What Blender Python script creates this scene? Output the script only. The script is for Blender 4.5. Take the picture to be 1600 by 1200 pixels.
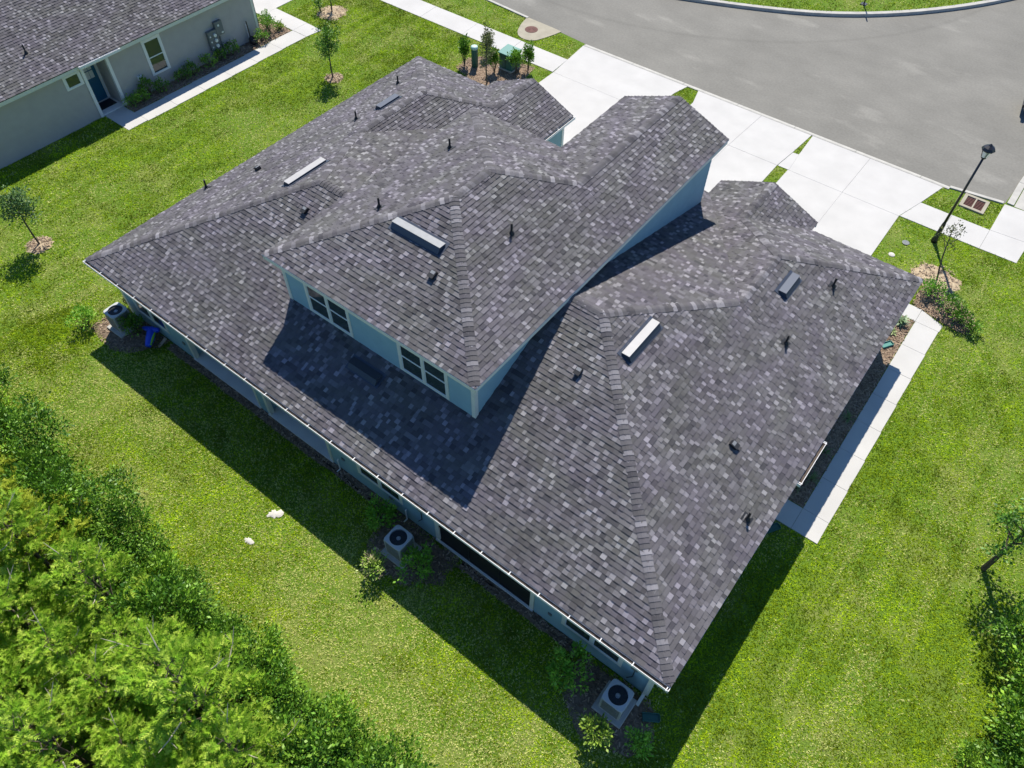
import bpy, bmesh, math, random
import numpy as np
from mathutils import Vector, Matrix

# ------------------------------------------------------------------ camera, sky, sun, exposure
scene = bpy.context.scene
for o in list(bpy.data.objects):
    bpy.data.objects.remove(o)
C = scene.collection
CAM_R = (0.79198, 0.61042, 0.01234)
CAM_U = (-0.48875, 0.62175, 0.61201)
CAM_F = (-0.36591, 0.49073, -0.79076)
CAM_P = (11.7527, -6.5355, 21.0368)
cd = bpy.data.cameras.new('camera')
cam = bpy.data.objects.new('camera', cd)
C.objects.link(cam)
cd.sensor_width = 36.0
cd.lens = 36.0 * 1182.286 / 1600.0
cd.clip_end = 2000
cam.matrix_world = Matrix(((CAM_R[0], CAM_U[0], -CAM_F[0], CAM_P[0]),
                           (CAM_R[1], CAM_U[1], -CAM_F[1], CAM_P[1]),
                           (CAM_R[2], CAM_U[2], -CAM_F[2], CAM_P[2]),
                           (0, 0, 0, 1)))
scene.camera = cam

SUN = Vector((-0.293, 0.502, 0.814)).normalized()
world = bpy.data.worlds.new('World')
scene.world = world
world.use_nodes = True
wn = world.node_tree
bg = wn.nodes['Background']
sky = wn.nodes.new('ShaderNodeTexSky')
sky.sky_type = 'NISHITA'
sky.sun_disc = False
sky.sun_elevation = math.radians(54.5)
sky.sun_rotation = math.radians(-30.3)
sky.air_density = 1.0
sky.dust_density = 0.0
sky.altitude = 1000
sky.ozone_density = 9.0
wn.links.new(sky.outputs[0], bg.inputs[0])
bg.inputs[1].default_value = 0.118
sd = bpy.data.lights.new('sun', 'SUN')
sd.energy = 4.9
sd.angle = math.radians(0.53)
sd.color = (1.0, 0.935, 0.835)
so = bpy.data.objects.new('sun', sd)
C.objects.link(so)
so.rotation_euler = SUN.to_track_quat('Z', 'Y').to_euler()
vs = scene.view_settings
vs.view_transform = 'Standard'
vs.look = 'None'
vs.exposure = 0.58
vs.gamma = 1.0
vs.use_curve_mapping = False

# ------------------------------------------------------------------ helpers
rnd = random.Random(7)
NR = np.random.default_rng(11)


def s2l(r, g, b):
    f = lambda c: (c / 255 / 12.92) if c / 255 <= 0.04045 else ((c / 255 + 0.055) / 1.055) ** 2.4
    return (f(r), f(g), f(b))


def tag(o, label=None, cat=None, group=None, kind=None):
    if label: o['label'] = label
    if cat: o['category'] = cat
    if group: o['group'] = group
    if kind: o['kind'] = kind
    return o


def empty(name, loc=(0, 0, 0), label=None, cat=None, group=None, rz=0):
    o = bpy.data.objects.new(name, None)
    o.empty_display_size = 0.2
    o.location = loc
    o.rotation_euler = (0, 0, rz)
    C.objects.link(o)
    return tag(o, label, cat, group)


def link(name, me, mat=None, parent=None):
    if mat is not None and not me.materials:
        me.materials.append(mat)
    o = bpy.data.objects.new(name, me)
    C.objects.link(o)
    if parent is not None:
        o.parent = parent
    return o


def copy_tree(src, parent=None):
    c = src.copy()
    C.objects.link(c)
    c.parent = parent
    for ch in src.children:
        copy_tree(ch, c)
    return c


class MB:
    def __init__(s):
        s.v, s.f, s.c = [], [], []

    def face(s, pts, col=None):
        n = len(s.v)
        s.v += [tuple(p) for p in pts]
        s.f.append(tuple(range(n, n + len(pts))))
        s.c.append(col)

    def mesh(s, verts, faces, col=None):
        n = len(s.v)
        s.v += [tuple(p) for p in verts]
        for f in faces:
            s.f.append(tuple(i + n for i in f))
            s.c.append(col)

    def box(s, x0, x1, y0, y1, z0, z1, col=None):
        s.mesh([(x0, y0, z0), (x1, y0, z0), (x1, y1, z0), (x0, y1, z0), (x0, y0, z1), (x1, y0, z1), (x1, y1, z1), (x0, y1, z1)],
               [(3, 2, 1, 0), (4, 5, 6, 7), (0, 1, 5, 4), (1, 2, 6, 5), (2, 3, 7, 6), (3, 0, 4, 7)], col)
        return s

    def obox(s, o, U, V, N, u0, u1, v0, v1, w0, w1, col=None):
        o, U, V, N = Vector(o), Vector(U), Vector(V), Vector(N)
        p = [o + U * a + V * b + N * c for c in (w0, w1) for a, b in ((u0, v0), (u1, v0), (u1, v1), (u0, v1))]
        s.mesh(p, [(3, 2, 1, 0), (4, 5, 6, 7), (0, 1, 5, 4), (1, 2, 6, 5), (2, 3, 7, 6), (3, 0, 4, 7)], col)
        return s

    def prism(s, poly, z0, z1, col=None, inset=0.0):
        n = len(poly)
        if sum(poly[i][0] * poly[(i + 1) % n][1] - poly[(i + 1) % n][0] * poly[i][1] for i in range(n)) < 0:
            poly = poly[::-1]
        vv = [(p[0], p[1], z0) for p in poly] + [(p[0], p[1], z1) for p in poly]
        s.mesh(vv, [tuple(range(n, 2 * n)), tuple(range(n - 1, -1, -1))] + [(i, (i + 1) % n, n + (i + 1) % n, n + i) for i in range(n)], col)
        return s

    def tube(s, pts, rad, n=8, col=None, cap=True):
        pts = [Vector(p) for p in pts]
        rs = rad if isinstance(rad, (list, tuple)) else [rad] * len(pts)
        base = len(s.v)
        prev = None
        for i, p in enumerate(pts):
            d = (pts[min(i + 1, len(pts) - 1)] - pts[max(i - 1, 0)]).normalized()
            a = Vector((1, 0, 0)) if abs(d.x) < 0.8 else Vector((0, 1, 0))
            if prev is not None:
                a = prev
            u = (a - d * a.dot(d)).normalized()
            prev = u
            w = d.cross(u)
            for k in range(n):
                t = 2 * math.pi * k / n
                s.v.append(tuple(p + u * math.cos(t) * rs[i] + w * math.sin(t) * rs[i]))
        for i in range(len(pts) - 1):
            for k in range(n):
                a = base + i * n + k
                b = base + i * n + (k + 1) % n
                s.f.append((a, b, b + n, a + n))
                s.c.append(col)
        if cap:
            s.f.append(tuple(base + k for k in range(n - 1, -1, -1)))
            s.c.append(col)
            e = base + (len(pts) - 1) * n
            s.f.append(tuple(e + k for k in range(n)))
            s.c.append(col)
        return s

    def lathe(s, prof, c=(0, 0, 0), n=20, col=None):
        base = len(s.v)
        for r, z in prof:
            for k in range(n):
                t = 2 * math.pi * k / n
                s.v.append((c[0] + r * math.cos(t), c[1] + r * math.sin(t), c[2] + z))
        for i in range(len(prof) - 1):
            for k in range(n):
                a = base + i * n + k
                b = base + i * n + (k + 1) % n
                s.f.append((a, b, b + n, a + n))
                s.c.append(col)
        s.f.append(tuple(base + k for k in range(n - 1, -1, -1)))
        s.c.append(col)
        e = base + (len(prof) - 1) * n
        s.f.append(tuple(e + k for k in range(n)))
        s.c.append(col)
        return s

    def build(s, name, mat, parent=None, smooth=False, bevel=0.0):
        me = bpy.data.meshes.new(name)
        me.from_pydata(s.v, [], s.f)
        if any(c is not None for c in s.c):
            a = me.attributes.new('col', 'FLOAT_COLOR', 'FACE')
            a.data.foreach_set('color', np.array([(*(c or (.2, .2, .2)), 1.0) for c in s.c], dtype=np.float32).ravel())
        if smooth:
            me.polygons.foreach_set('use_smooth', [True] * len(me.polygons))
        me.update()
        o = link(name, me, mat, parent)
        if bevel:
            m = o.modifiers.new('bevel', 'BEVEL')
            m.width = bevel
            m.segments = 2
            m.limit_method = 'ANGLE'
        return o


def soup(name, V, col, mat=None, parent=None, do_link=True):
    """V: (n,k,3) polygons of k corners; col: (n,3)."""
    n, k, _ = V.shape
    me = bpy.data.meshes.new(name)
    me.vertices.add(n * k)
    me.vertices.foreach_set('co', V.astype(np.float32).ravel())
    me.loops.add(n * k)
    me.loops.foreach_set('vertex_index', np.arange(n * k, dtype=np.int32))
    me.polygons.add(n)
    me.polygons.foreach_set('loop_start', np.arange(0, n * k, k, dtype=np.int32))
    a = me.attributes.new('col', 'FLOAT_COLOR', 'FACE')
    cc = np.ones((n, 4), np.float32)
    cc[:, :3] = col
    a.data.foreach_set('color', cc.ravel())
    me.update(calc_edges=True)
    if mat: me.materials.append(mat)
    if do_link:
        return link(name, me, None, parent)
    return me


def vnoise(x, y, seed=0):
    xi, yi = np.floor(x).astype(np.int64), np.floor(y).astype(np.int64)
    fx, fy = x - xi, y - yi
    fx, fy = fx * fx * (3 - 2 * fx), fy * fy * (3 - 2 * fy)

    def h(a, b):
        n = (a * 374761393 + b * 668265263 + seed * 1442695041) & 0x7fffffff
        n = ((n ^ (n >> 13)) * 1274126177) & 0x7fffffff
        return ((n ^ (n >> 16)) & 0xffff) / 65535.0
    return (h(xi, yi) * (1 - fx) + h(xi + 1, yi) * fx) * (1 - fy) + (h(xi, yi + 1) * (1 - fx) + h(xi + 1, yi + 1) * fx) * fy


# ------------------------------------------------------------------ materials
def mat(name, col=(.5, .5, .5), rough=.8, metal=0.0, attr=False, var=0.0, scale=5.0, bump=0.0, bscale=60.0, spec=0.4,
        trans=0.0, col2=None, detail=4.0, stretch=None, emit=None, alpha=1.0):
    m = bpy.data.materials.new(name)
    m.use_nodes = True
    nt = m.node_tree
    b = nt.nodes['Principled BSDF']
    b.inputs['Roughness'].default_value = rough
    b.inputs['Metallic'].default_value = metal
    b.inputs['Specular IOR Level'].default_value = spec
    b.inputs['Base Color'].default_value = (*col, 1)
    tc = nt.nodes.new('ShaderNodeTexCoord')
    vec = tc.outputs['Object']
    if stretch:
        mp = nt.nodes.new('ShaderNodeMapping')
        mp.inputs['Scale'].default_value = stretch
        nt.links.new(vec, mp.inputs[0])
        vec = mp.outputs[0]
    out = None
    if attr:
        a = nt.nodes.new('ShaderNodeAttribute')
        a.attribute_name = 'col'
        out = a.outputs['Color']
    if var > 0:
        n = nt.nodes.new('ShaderNodeTexNoise')
        n.inputs['Scale'].default_value = scale
        n.inputs['Detail'].default_value = detail
        nt.links.new(vec, n.inputs['Vector'])
        if col2 is not None:
            r = nt.nodes.new('ShaderNodeMapRange')
            r.inputs[1].default_value = .5 - .5 / (1 + 3 * var)
            r.inputs[2].default_value = .5 + .5 / (1 + 3 * var)
            nt.links.new(n.outputs['Fac'], r.inputs[0])
            mx = nt.nodes.new('ShaderNodeMix')
            mx.data_type = 'RGBA'
            mx.inputs[6].default_value = (*col, 1)
            mx.inputs[7].default_value = (*col2, 1)
            nt.links.new(r.outputs[0], mx.inputs[0])
            out = mx.outputs[2]
        else:
            r = nt.nodes.new('ShaderNodeMapRange')
            r.inputs[1].default_value = .25
            r.inputs[2].default_value = .75
            r.inputs[3].default_value = 1 - var
            r.inputs[4].default_value = 1 + var
            nt.links.new(n.outputs['Fac'], r.inputs[0])
            mx = nt.nodes.new('ShaderNodeMix')
            mx.data_type = 'RGBA'
            mx.blend_type = 'MULTIPLY'
            mx.inputs[0].default_value = 1.0
            if out is not None:
                nt.links.new(out, mx.inputs[6])
            else:
                mx.inputs[6].default_value = (*col, 1)
            nt.links.new(r.outputs[0], mx.inputs[7])
            out = mx.outputs[2]
    if out is not None:
        nt.links.new(out, b.inputs['Base Color'])
    if bump > 0:
        n2 = nt.nodes.new('ShaderNodeTexNoise')
        n2.inputs['Scale'].default_value = bscale
        n2.inputs['Detail'].default_value = 3
        nt.links.new(vec, n2.inputs['Vector'])
        bp = nt.nodes.new('ShaderNodeBump')
        bp.inputs['Strength'].default_value = bump
        bp.inputs['Distance'].default_value = .02
        nt.links.new(n2.outputs['Fac'], bp.inputs['Height'])
        nt.links.new(bp.outputs[0], b.inputs['Normal'])
    if trans > 0:
        tr = nt.nodes.new('ShaderNodeBsdfTranslucent')
        if out is not None:
            nt.links.new(out, tr.inputs[0])
        else:
            tr.inputs[0].default_value = (*col, 1)
        ms = nt.nodes.new('ShaderNodeMixShader')
        ms.inputs[0].default_value = trans
        nt.links.new(b.outputs[0], ms.inputs[1])
        nt.links.new(tr.outputs[0], ms.inputs[2])
        nt.links.new(ms.outputs[0], nt.nodes['Material Output'].inputs[0])
    if alpha < 1:
        b.inputs['Alpha'].default_value = alpha
    return m


M = {}
M['shingle'] = mat('shingle', rough=.93, attr=True, var=.16, scale=90, bump=.25, bscale=260, spec=.25)
M['deck'] = mat('roof_deck', (.035, .035, .037), .95)
M['siding'] = mat('teal_siding', (.235, .37, .405), .75, var=.06, scale=3, spec=.3)
M['siding2'] = mat('greige_siding', (.385, .36, .335), .8, var=.05, scale=3, spec=.3)
M['trim'] = mat('cream_trim', (.62, .62, .53), .6, var=.05, scale=6)
M['white'] = mat('white_metal', (.68, .68, .67), .45, spec=.5)
M['glass'] = mat('window_glass', (.028, .045, .042), .06, spec=.8)
M['sash'] = mat('window_sash', (.62, .66, .66), .5)
M['dark'] = mat('dark_void', (.012, .012, .013), .9)
M['screen'] = mat('insect_screen', (.010, .011, .012), .7, var=.3, scale=3)
M['black'] = mat('black_paint', (.012, .013, .018), .4, spec=.5)
M['pipe'] = mat('pipe_black', (.016, .017, .02), .6)
M['galv'] = mat('galvanised', (.20, .21, .22), .6, metal=.2, var=.10, scale=7)
M['ventwhite'] = mat('vent_white', (.33, .327, .32), .55, var=.06, scale=4)
M['ventdark'] = mat('vent_slate_shade', (.045, .058, .085), .5, metal=.2)  # slate hoods; also paints the shaded front and sides of every vent
M['ventshade'] = mat('vent_shaded', (.03, .034, .045), .5)  # darker vent copy with the roof shadow put into its colour
M['concrete'] = mat('concrete', (.445, .437, .415), .9, var=.07, scale=.9, bump=.06, bscale=120, detail=6)
M['concrete2'] = mat('concrete_patio', (.60, .60, .58), .9, var=.08, scale=2, bump=.05, detail=6)
M['curb'] = mat('kerb_concrete', (.38, .37, .335), .9, var=.14, scale=2.5, detail=6)
M['flare'] = mat('tan_concrete', (.30, .275, .21), .9, var=.12, scale=2.5, detail=6)
M['gutterdirt'] = mat('gutter_dirt', (.075, .06, .048), .95, var=.4, scale=12)
M['mulch'] = mat('mulch_bed', (.16, .105, .07), .95, var=1.0, scale=14, col2=(.29, .215, .15), bump=.9, bscale=30, detail=8)
M['chips'] = mat('wood_chips', attr=True, rough=.95)
M['soil'] = mat('bare_soil', (.30, .22, .14), .95, var=.8, scale=6, col2=(.42, .34, .22), bump=.5, bscale=30, detail=8)
M['leaf'] = mat('leaf', attr=True, rough=.5, spec=.4, trans=.2)
M['frond'] = mat('frond', attr=True, rough=.7, spec=.2, trans=.32)
M['grassblade'] = mat('grass_blade', attr=True, rough=.7, spec=.2, trans=.35)
M['bark'] = mat('bark', (.085, .068, .05), .95, var=.3, scale=12, bump=.5, bscale=30)
M['twig'] = mat('pale_twig', (.46, .41, .31), .9, var=.2, scale=9)
M['acgrey'] = mat('condenser_grey', (.40, .42, .42), .55, var=.05, scale=5)
M['acside'] = mat('condenser_fins', (.24, .25, .22), .6, var=.15, scale=20)
M['acdark'] = mat('condenser_well', (.012, .018, .028), .5)
M['acfan'] = mat('condenser_fan', (.36, .40, .45), .35, metal=.3)
M['blue'] = mat('blue_plastic', (.006, .06, .62), .4, spec=.5)
M['lime'] = mat('lime_plastic', (.20, .46, .05), .45)
M['tan'] = mat('tan_board', (.42, .33, .26), .8)
M['tgreen'] = mat('utility_green', (.045, .20, .17), .5, var=.05, scale=6)
M['tgreen2'] = mat('utility_green_dark', (.030, .11, .09), .55)
M['pedcap'] = mat('pedestal_cap', (.42, .60, .56), .5)
M['rust'] = mat('rusty_iron', (.11, .045, .035), .8, var=.35, scale=18, bump=.3)
M['door'] = mat('blue_door', (.012, .115, .21), .45)
M['meter'] = mat('meter_grey', (.13, .145, .145), .55)
M['meterface'] = mat('meter_face', (.62, .65, .62), .25)
M['sand'] = mat('white_sand', (.50, .48, .43), .95, var=.15, scale=14, bump=.4)
M['carpaint'] = mat('car_paint', (.055, .06, .075), .22, spec=.7, metal=.5)
M['rubber'] = mat('rubber', (.012, .012, .012), .8)
M['lens'] = mat('lamp_lens', (.62, .62, .58), .25, spec=.5)
M['ceiling'] = mat('porch_ceiling', (.5, .5, .48), .8)


def asphalt_mat():
    m = bpy.data.materials.new('asphalt')
    m.use_nodes = True
    nt = m.node_tree
    L = nt.links.new
    b = nt.nodes['Principled BSDF']
    b.inputs['Roughness'].default_value = .92
    b.inputs['Specular IOR Level'].default_value = .25
    g = nt.nodes.new('ShaderNodeNewGeometry')

    def noise(scale, sc=(1, 1, 1), rot=0, det=5):
        mp = nt.nodes.new('ShaderNodeMapping')
        mp.inputs['Scale'].default_value = sc
        mp.inputs['Rotation'].default_value = (0, 0, rot)
        L(g.outputs['Position'], mp.inputs[0])
        n = nt.nodes.new('ShaderNodeTexNoise')
        n.inputs['Scale'].default_value = scale
        n.inputs['Detail'].default_value = det
        L(mp.outputs[0], n.inputs['Vector'])
        return n.outputs['Fac']

    def rng(v, a, b_, c, d):
        r = nt.nodes.new('ShaderNodeMapRange')
        for i, x in enumerate((a, b_, c, d)):
            r.inputs[i + 1].default_value = x
        L(v, r.inputs[0])
        return r.outputs[0]

    def mul(a, b_):
        x = nt.nodes.new('ShaderNodeMath')
        x.operation = 'MULTIPLY'
        L(a, x.inputs[0])
        L(b_, x.inputs[1])
        return x.outputs[0]
    f = mul(rng(noise(.35), .3, .7, .90, 1.10), rng(noise(.9, (.6, 1.2, 1), -.62, 7), .3, .7, .95, 1.05))
    f = mul(f, rng(noise(9, det=8), .3, .7, .91, 1.09))
    # pale worn blotches
    f = mul(f, rng(noise(.42, (.7, 1.5, 1), .55, 5), .60, .70, 1.0, 1.22))
    # ring-shaped tyre polish round the island
    sx = nt.nodes.new('ShaderNodeVectorMath')
    sx.operation = 'DISTANCE'
    sx.inputs[1].default_value = (-13.5, 51.0, 0)
    L(g.outputs['Position'], sx.inputs[0])
    a1 = nt.nodes.new('ShaderNodeMath')
    a1.operation = 'SUBTRACT'
    a1.inputs[1].default_value = 21.0
    L(sx.outputs['Value'], a1.inputs[0])
    a2 = nt.nodes.new('ShaderNodeMath')
    a2.operation = 'ABSOLUTE'
    L(a1.outputs[0], a2.inputs[0])
    f = mul(f, rng(a2.outputs[0], 0.0, .22, .90, 1.0))
    cr = nt.nodes.new('ShaderNodeMix')
    cr.data_type = 'RGBA'
    cr.blend_type = 'MULTIPLY'
    cr.inputs[0].default_value = 1
    cr.inputs[6].default_value = (.175, .170, .150, 1)
    L(f, cr.inputs[7])
    L(cr.outputs[2], b.inputs['Base Color'])
    bp = nt.nodes.new('ShaderNodeBump')
    bp.inputs['Strength'].default_value = .2
    bp.inputs['Distance'].default_value = .01
    L(noise(80, det=2), bp.inputs['Height'])
    L(bp.outputs[0], b.inputs['Normal'])
    return m


M['asphalt'] = asphalt_mat()


def lawn_mat():
    m = bpy.data.materials.new('lawn_soil')
    m.use_nodes = True
    nt = m.node_tree
    L = nt.links.new
    b = nt.nodes['Principled BSDF']
    b.inputs['Roughness'].default_value = .95
    b.inputs['Specular IOR Level'].default_value = .1
    g = nt.nodes.new('ShaderNodeNewGeometry')
    n1 = nt.nodes.new('ShaderNodeTexNoise')
    n1.inputs['Scale'].default_value = 22
    n1.inputs['Detail'].default_value = 8
    n2 = nt.nodes.new('ShaderNodeTexNoise')
    n2.inputs['Scale'].default_value = .6
    n2.inputs['Detail'].default_value = 5
    L(g.outputs['Position'], n1.inputs['Vector'])
    L(g.outputs['Position'], n2.inputs['Vector'])
    r1 = nt.nodes.new('ShaderNodeValToRGB')
    r1.color_ramp.elements[0].position = .36
    r1.color_ramp.elements[0].color = (.05, .10, .01, 1)
    r1.color_ramp.elements[1].position = .66
    r1.color_ramp.elements[1].color = (.15, .24, .025, 1)
    L(n1.outputs['Fac'], r1.inputs[0])
    mx = nt.nodes.new('ShaderNodeMix')
    mx.data_type = 'RGBA'
    mx.inputs[7].default_value = (.20, .22, .06, 1)
    rr = nt.nodes.new('ShaderNodeMapRange')
    rr.inputs[1].default_value = .48
    rr.inputs[2].default_value = .75
    rr.inputs[4].default_value = .7
    L(n2.outputs['Fac'], rr.inputs[0])
    L(rr.outputs[0], mx.inputs[0])
    L(r1.outputs[0], mx.inputs[6])
    L(mx.outputs[2], b.inputs['Base Color'])
    bp = nt.nodes.new('ShaderNodeBump')
    bp.inputs['Strength'].default_value = .8
    bp.inputs['Distance'].default_value = .04
    L(n1.outputs['Fac'], bp.inputs['Height'])
    L(bp.outputs[0], b.inputs['Normal'])
    return m


M['lawn'] = lawn_mat()

# ------------------------------------------------------------------ the setting: ground, road, paving
NOGRASS = []      # polygons (x,y) where no turf grows


def block(poly):
    NOGRASS.append(np.array(poly, float))
    return poly


def rect(x0, x1, y0, y1):
    return [(x0, y0), (x1, y0), (x1, y1), (x0, y1)]


def structure(name, mb, m, **k):
    return tag(mb.build(name, m, **k), kind='structure')


mb = MB()
mb.face([(-300, -300, 0), (300, -300, 0), (300, 400, 0), (-300, 400, 0)])
ground = structure('lawn_ground', mb, M['lawn'])

# road sheet (cul-de-sac) behind the driveways
KY = 27.36
roadpoly = [(-60, 27.95), (-16.2, 27.95), (-13.1, 27.72), (-10.9, 27.55), (-9.0, KY), (10.6, KY), (12.86, 27.72), (13.05, 30.9), (13.6, 33.5), (60, 36), (60, 120), (-60, 120)]
mb = MB()
mb.face([(x, y, .004) for x, y in roadpoly])
road = structure('road', mb, M['asphalt'])
block([(-60, 27.9), (-16.2, 27.9), (-13.1, 27.66), (-9.0, 27.1), (10.5, 27.1), (12.9, 27.55), (60, 27.6), (60, 120), (-60, 120)])
mb = MB()
mb.face([(x, y, .008) for x, y in [(13.24, 27.74), (40, 27.74), (40, 35.0), (13.7, 33.3), (13.24, 31)]])
structure('side_pavement', mb, M['curb'])

# flush rolled kerb between the aprons and the road, in cast lengths
kerb = empty('street_kerb')
kerb['kind'] = 'structure'
x = -9.0
while x < 10.5:
    x1 = min(x + 3.05, 10.6)
    m_ = MB()
    pr = [(27.12, .0), (27.12, .036), (27.20, .045), (27.30, .02), (27.365, .007), (27.365, 0)]
    n = len(pr)
    vv = [(x + .008, a, b) for a, b in pr] + [(x1 - .008, a, b) for a, b in pr]
    m_.mesh(vv, [(i, (i + 1) % n, n + (i + 1) % n, n + i) for i in range(n)] + [tuple(range(n - 1, -1, -1)), tuple(range(n, 2 * n))])
    m_.build('kerb_length', M['curb'], kerb)
    x = x1
for (a, b) in [((-60, 27.8), (-16.2, 27.8)), ((-16.2, 27.8), (-13.15, 27.58)), ((10.6, 27.24), (12.8, 27.6))]:
    m_ = MB()
    d = Vector((b[0] - a[0], b[1] - a[1], 0)).normalized()
    m_.obox((a[0], a[1], 0), d, (-d.y, d.x, 0), (0, 0, 1), 0, math.dist(a, b), 0, .16, 0, .06)
    m_.build('kerb_length', M['curb'], kerb)
perp = empty('side_kerb')
perp['kind'] = 'structure'
pp = [(12.92, 27.74), (12.93, 29.6), (13.02, 31.2), (13.5, 33.4)]
for a, b in zip(pp, pp[1:]):
    d = Vector((b[0] - a[0], b[1] - a[1], 0)).normalized()
    MB().obox((a[0], a[1], 0), d, (d.y, -d.x, 0), (0, 0, 1), .01, math.dist(a, b) - .005, 0, .28, 0, .055).build('kerb_length', M['curb'], perp, bevel=.015)

# island kerb and turf
ICX, ICY, IR = -13.5, 51.0, 17.05
isl_pts = [(-60, 36.2), (-30, 33.0), (-18, 32.6), (-11.5, 33.6), (-7.11, 35.12), (-2.89, 36.9), (.23, 38.65), (3.06, 41.05), (5.70, 44.15), (7.76, 47.31), (9.6, 51), (11, 56), (11.5, 64), (11, 90), (-60, 90)]


def smooth_poly(p, it=2):
    for _ in range(it):
        q = [p[0]]
        for a, b in zip(p, p[1:]):
            q += [(a[0] * .75 + b[0] * .25, a[1] * .75 + b[1] * .25), (a[0] * .25 + b[0] * .75, a[1] * .25 + b[1] * .75)]
        p = q + [p[-1]]
    return p


isl = smooth_poly(isl_pts)
kv = MB()
inner = []
for i, p in enumerate(isl):
    a, b = isl[max(i - 1, 0)], isl[min(i + 1, len(isl) - 1)]
    d = Vector((b[0] - a[0], b[1] - a[1], 0)).normalized()
    inner.append((p[0] - d.y * .26, p[1] + d.x * .26))
for i in range(len(isl) - 1):
    a, b, ai, bi = isl[i], isl[i + 1], inner[i], inner[i + 1]
    kv.face([(*a, 0), (*b, 0), (*b, .17), (*a, .17)])
    kv.face([(*a, .17), (*b, .17), (*bi, .18), (*ai, .18)])
structure('island_kerb', kv, M['curb'])
kv = MB()
kv.face([(*p, .165) for p in inner])
structure('island_turf', kv, M['lawn'])

# concrete paving built slab by slab
ZS = .03


def paving(name, slabs, m, z=ZS, gap=.005, noblock=False):
    p = empty(name)
    p['kind'] = 'structure'
    for s_ in slabs:
        c = np.mean(np.array(s_), axis=0)
        q = []
        for v in s_:
            d = np.array(v) - c
            q.append(tuple(c + d * (1 - gap / max(np.linalg.norm(d), .2))))
        MB().prism(q, -.05, z + rnd.uniform(-.002, .002)).build('slab', m, p, bevel=.006)
        if not noblock: block(s_)
    return p


JY = 23.95
paving('left_driveway', [[(-8.72, 17.0), (-3.0, 17.0), (-3.0, JY), (-8.72, JY)],
                         [(-8.72, JY), (-3.0, JY), (-2.83, 26.2), (-2.62, 27.12), (-9.02, 27.12), (-8.86, 25.4)]], M['concrete'])
paving('middle_driveway', [[(-1.6, 15.6), (1.36, 15.6), (1.36, JY), (-1.6, JY)], [(1.36, 15.6), (3.83, 15.6), (3.83, JY), (1.36, JY)],
                           [(-1.6, JY), (1.36, JY), (1.50, 27.12), (-2.0, 27.12), (-1.7, 26.05)],
                           [(1.36, JY), (3.83, JY), (3.97, 25.3), (4.10, 27.12), (1.50, 27.12)]], M['concrete'])
paving('right_driveway', [[(4.36, 17.2), (6.95, 17.2), (6.95, JY), (4.36, JY)], [(6.95, 17.2), (9.5, 17.2), (9.5, JY), (6.95, JY)],
                          [(4.40, JY), (6.95, JY), (6.99, 27.12), (4.16, 27.12), (4.26, 25.4)],
                          [(6.95, JY), (9.5, JY), (9.93, 25.44), (10.35, 27.12), (6.99, 27.12)]], M['concrete'])
sl = [[(3.85, JY + .01), (4.40, JY + .01), (4.27, 25.35), (3.98, 25.3)], [(-3.0, JY), (-1.62, JY), (-1.72, 25.4), (-2.9, 25.4)]]
x = -8.76
while x > -44:
    sl.append([(x - 3.05, JY), (x, JY), (x - .09, 25.42), (x - 3.14, 25.42)])
    x -= 3.05
sl += [[(9.52, JY + .03), (11.2, JY + .04), (11.3, 25.45), (9.93, 25.44)], [(11.2, JY + .04), (12.86, JY + .06), (12.86, 25.47), (11.3, 25.45)],
       [(12.86, JY + .06), (14.33, JY + .1), (14.4, 25.6), (12.86, 25.47)], [(12.86, 25.47), (14.4, 25.6), (14.5, 27.72), (12.86, 27.62)],
       [(14.4, 25.6), (18, 25.6), (18, 27.72), (14.5, 27.72)]]
paving('street_sidewalk', sl, M['concrete'])

# side path along the right wall
sl = [[(11.32, 7.36), (12.2, 7.36), (12.2, 8.24), (11.32, 8.24)], [(12.2, 7.36), (13.06, 7.36), (13.06, 8.24), (12.2, 8.24)]]
y = 8.24
while y < 18.2:
    y1 = min(y + 1.44, 18.32)
    sl.append([(12.2, y), (13.06, y), (13.08, y1), (12.2, y1)])
    y = y1
sl += [[(11.5, 18.32), (12.2, 18.32), (12.2, 19.08), (11.5, 19.08)], [(12.2, 18.32), (13.1, 18.32), (13.12, 18.72), (12.2, 19.06)]]
paving('side_path', sl, M['concrete'])
# neighbour's walk, its return to the street and its drive
sl = [[(-23.2, 7.32), (-21.3, 7.32), (-21.3, 8.36), (-23.2, 8.36)]]
y = 8.36
while y < 18.4:
    y1 = min(y + 1.68, 18.45)
    sl.append([(-22.34, y), (-21.25, y), (-21.22, y1), (-22.30, y1)])
    y = y1
sl += [[(-22.3, 18.45), (-21.22, 18.45), (-21.1, 19.45), (-22.3, 19.5)], [(-24.9, 18.5), (-22.3, 18.45), (-22.3, 19.5), (-24.9, 19.55)]]
paving('neighbour_walk', sl, M['concrete'])
paving('neighbour_driveway', [[(-30.5, 18.5), (-24.9, 18.5), (-24.9, JY), (-30.5, JY)], [(-30.5, 25.42), (-24.9, 25.42), (-24.6, 27.78), (-30.8, 27.78)]], M['concrete'])

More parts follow.
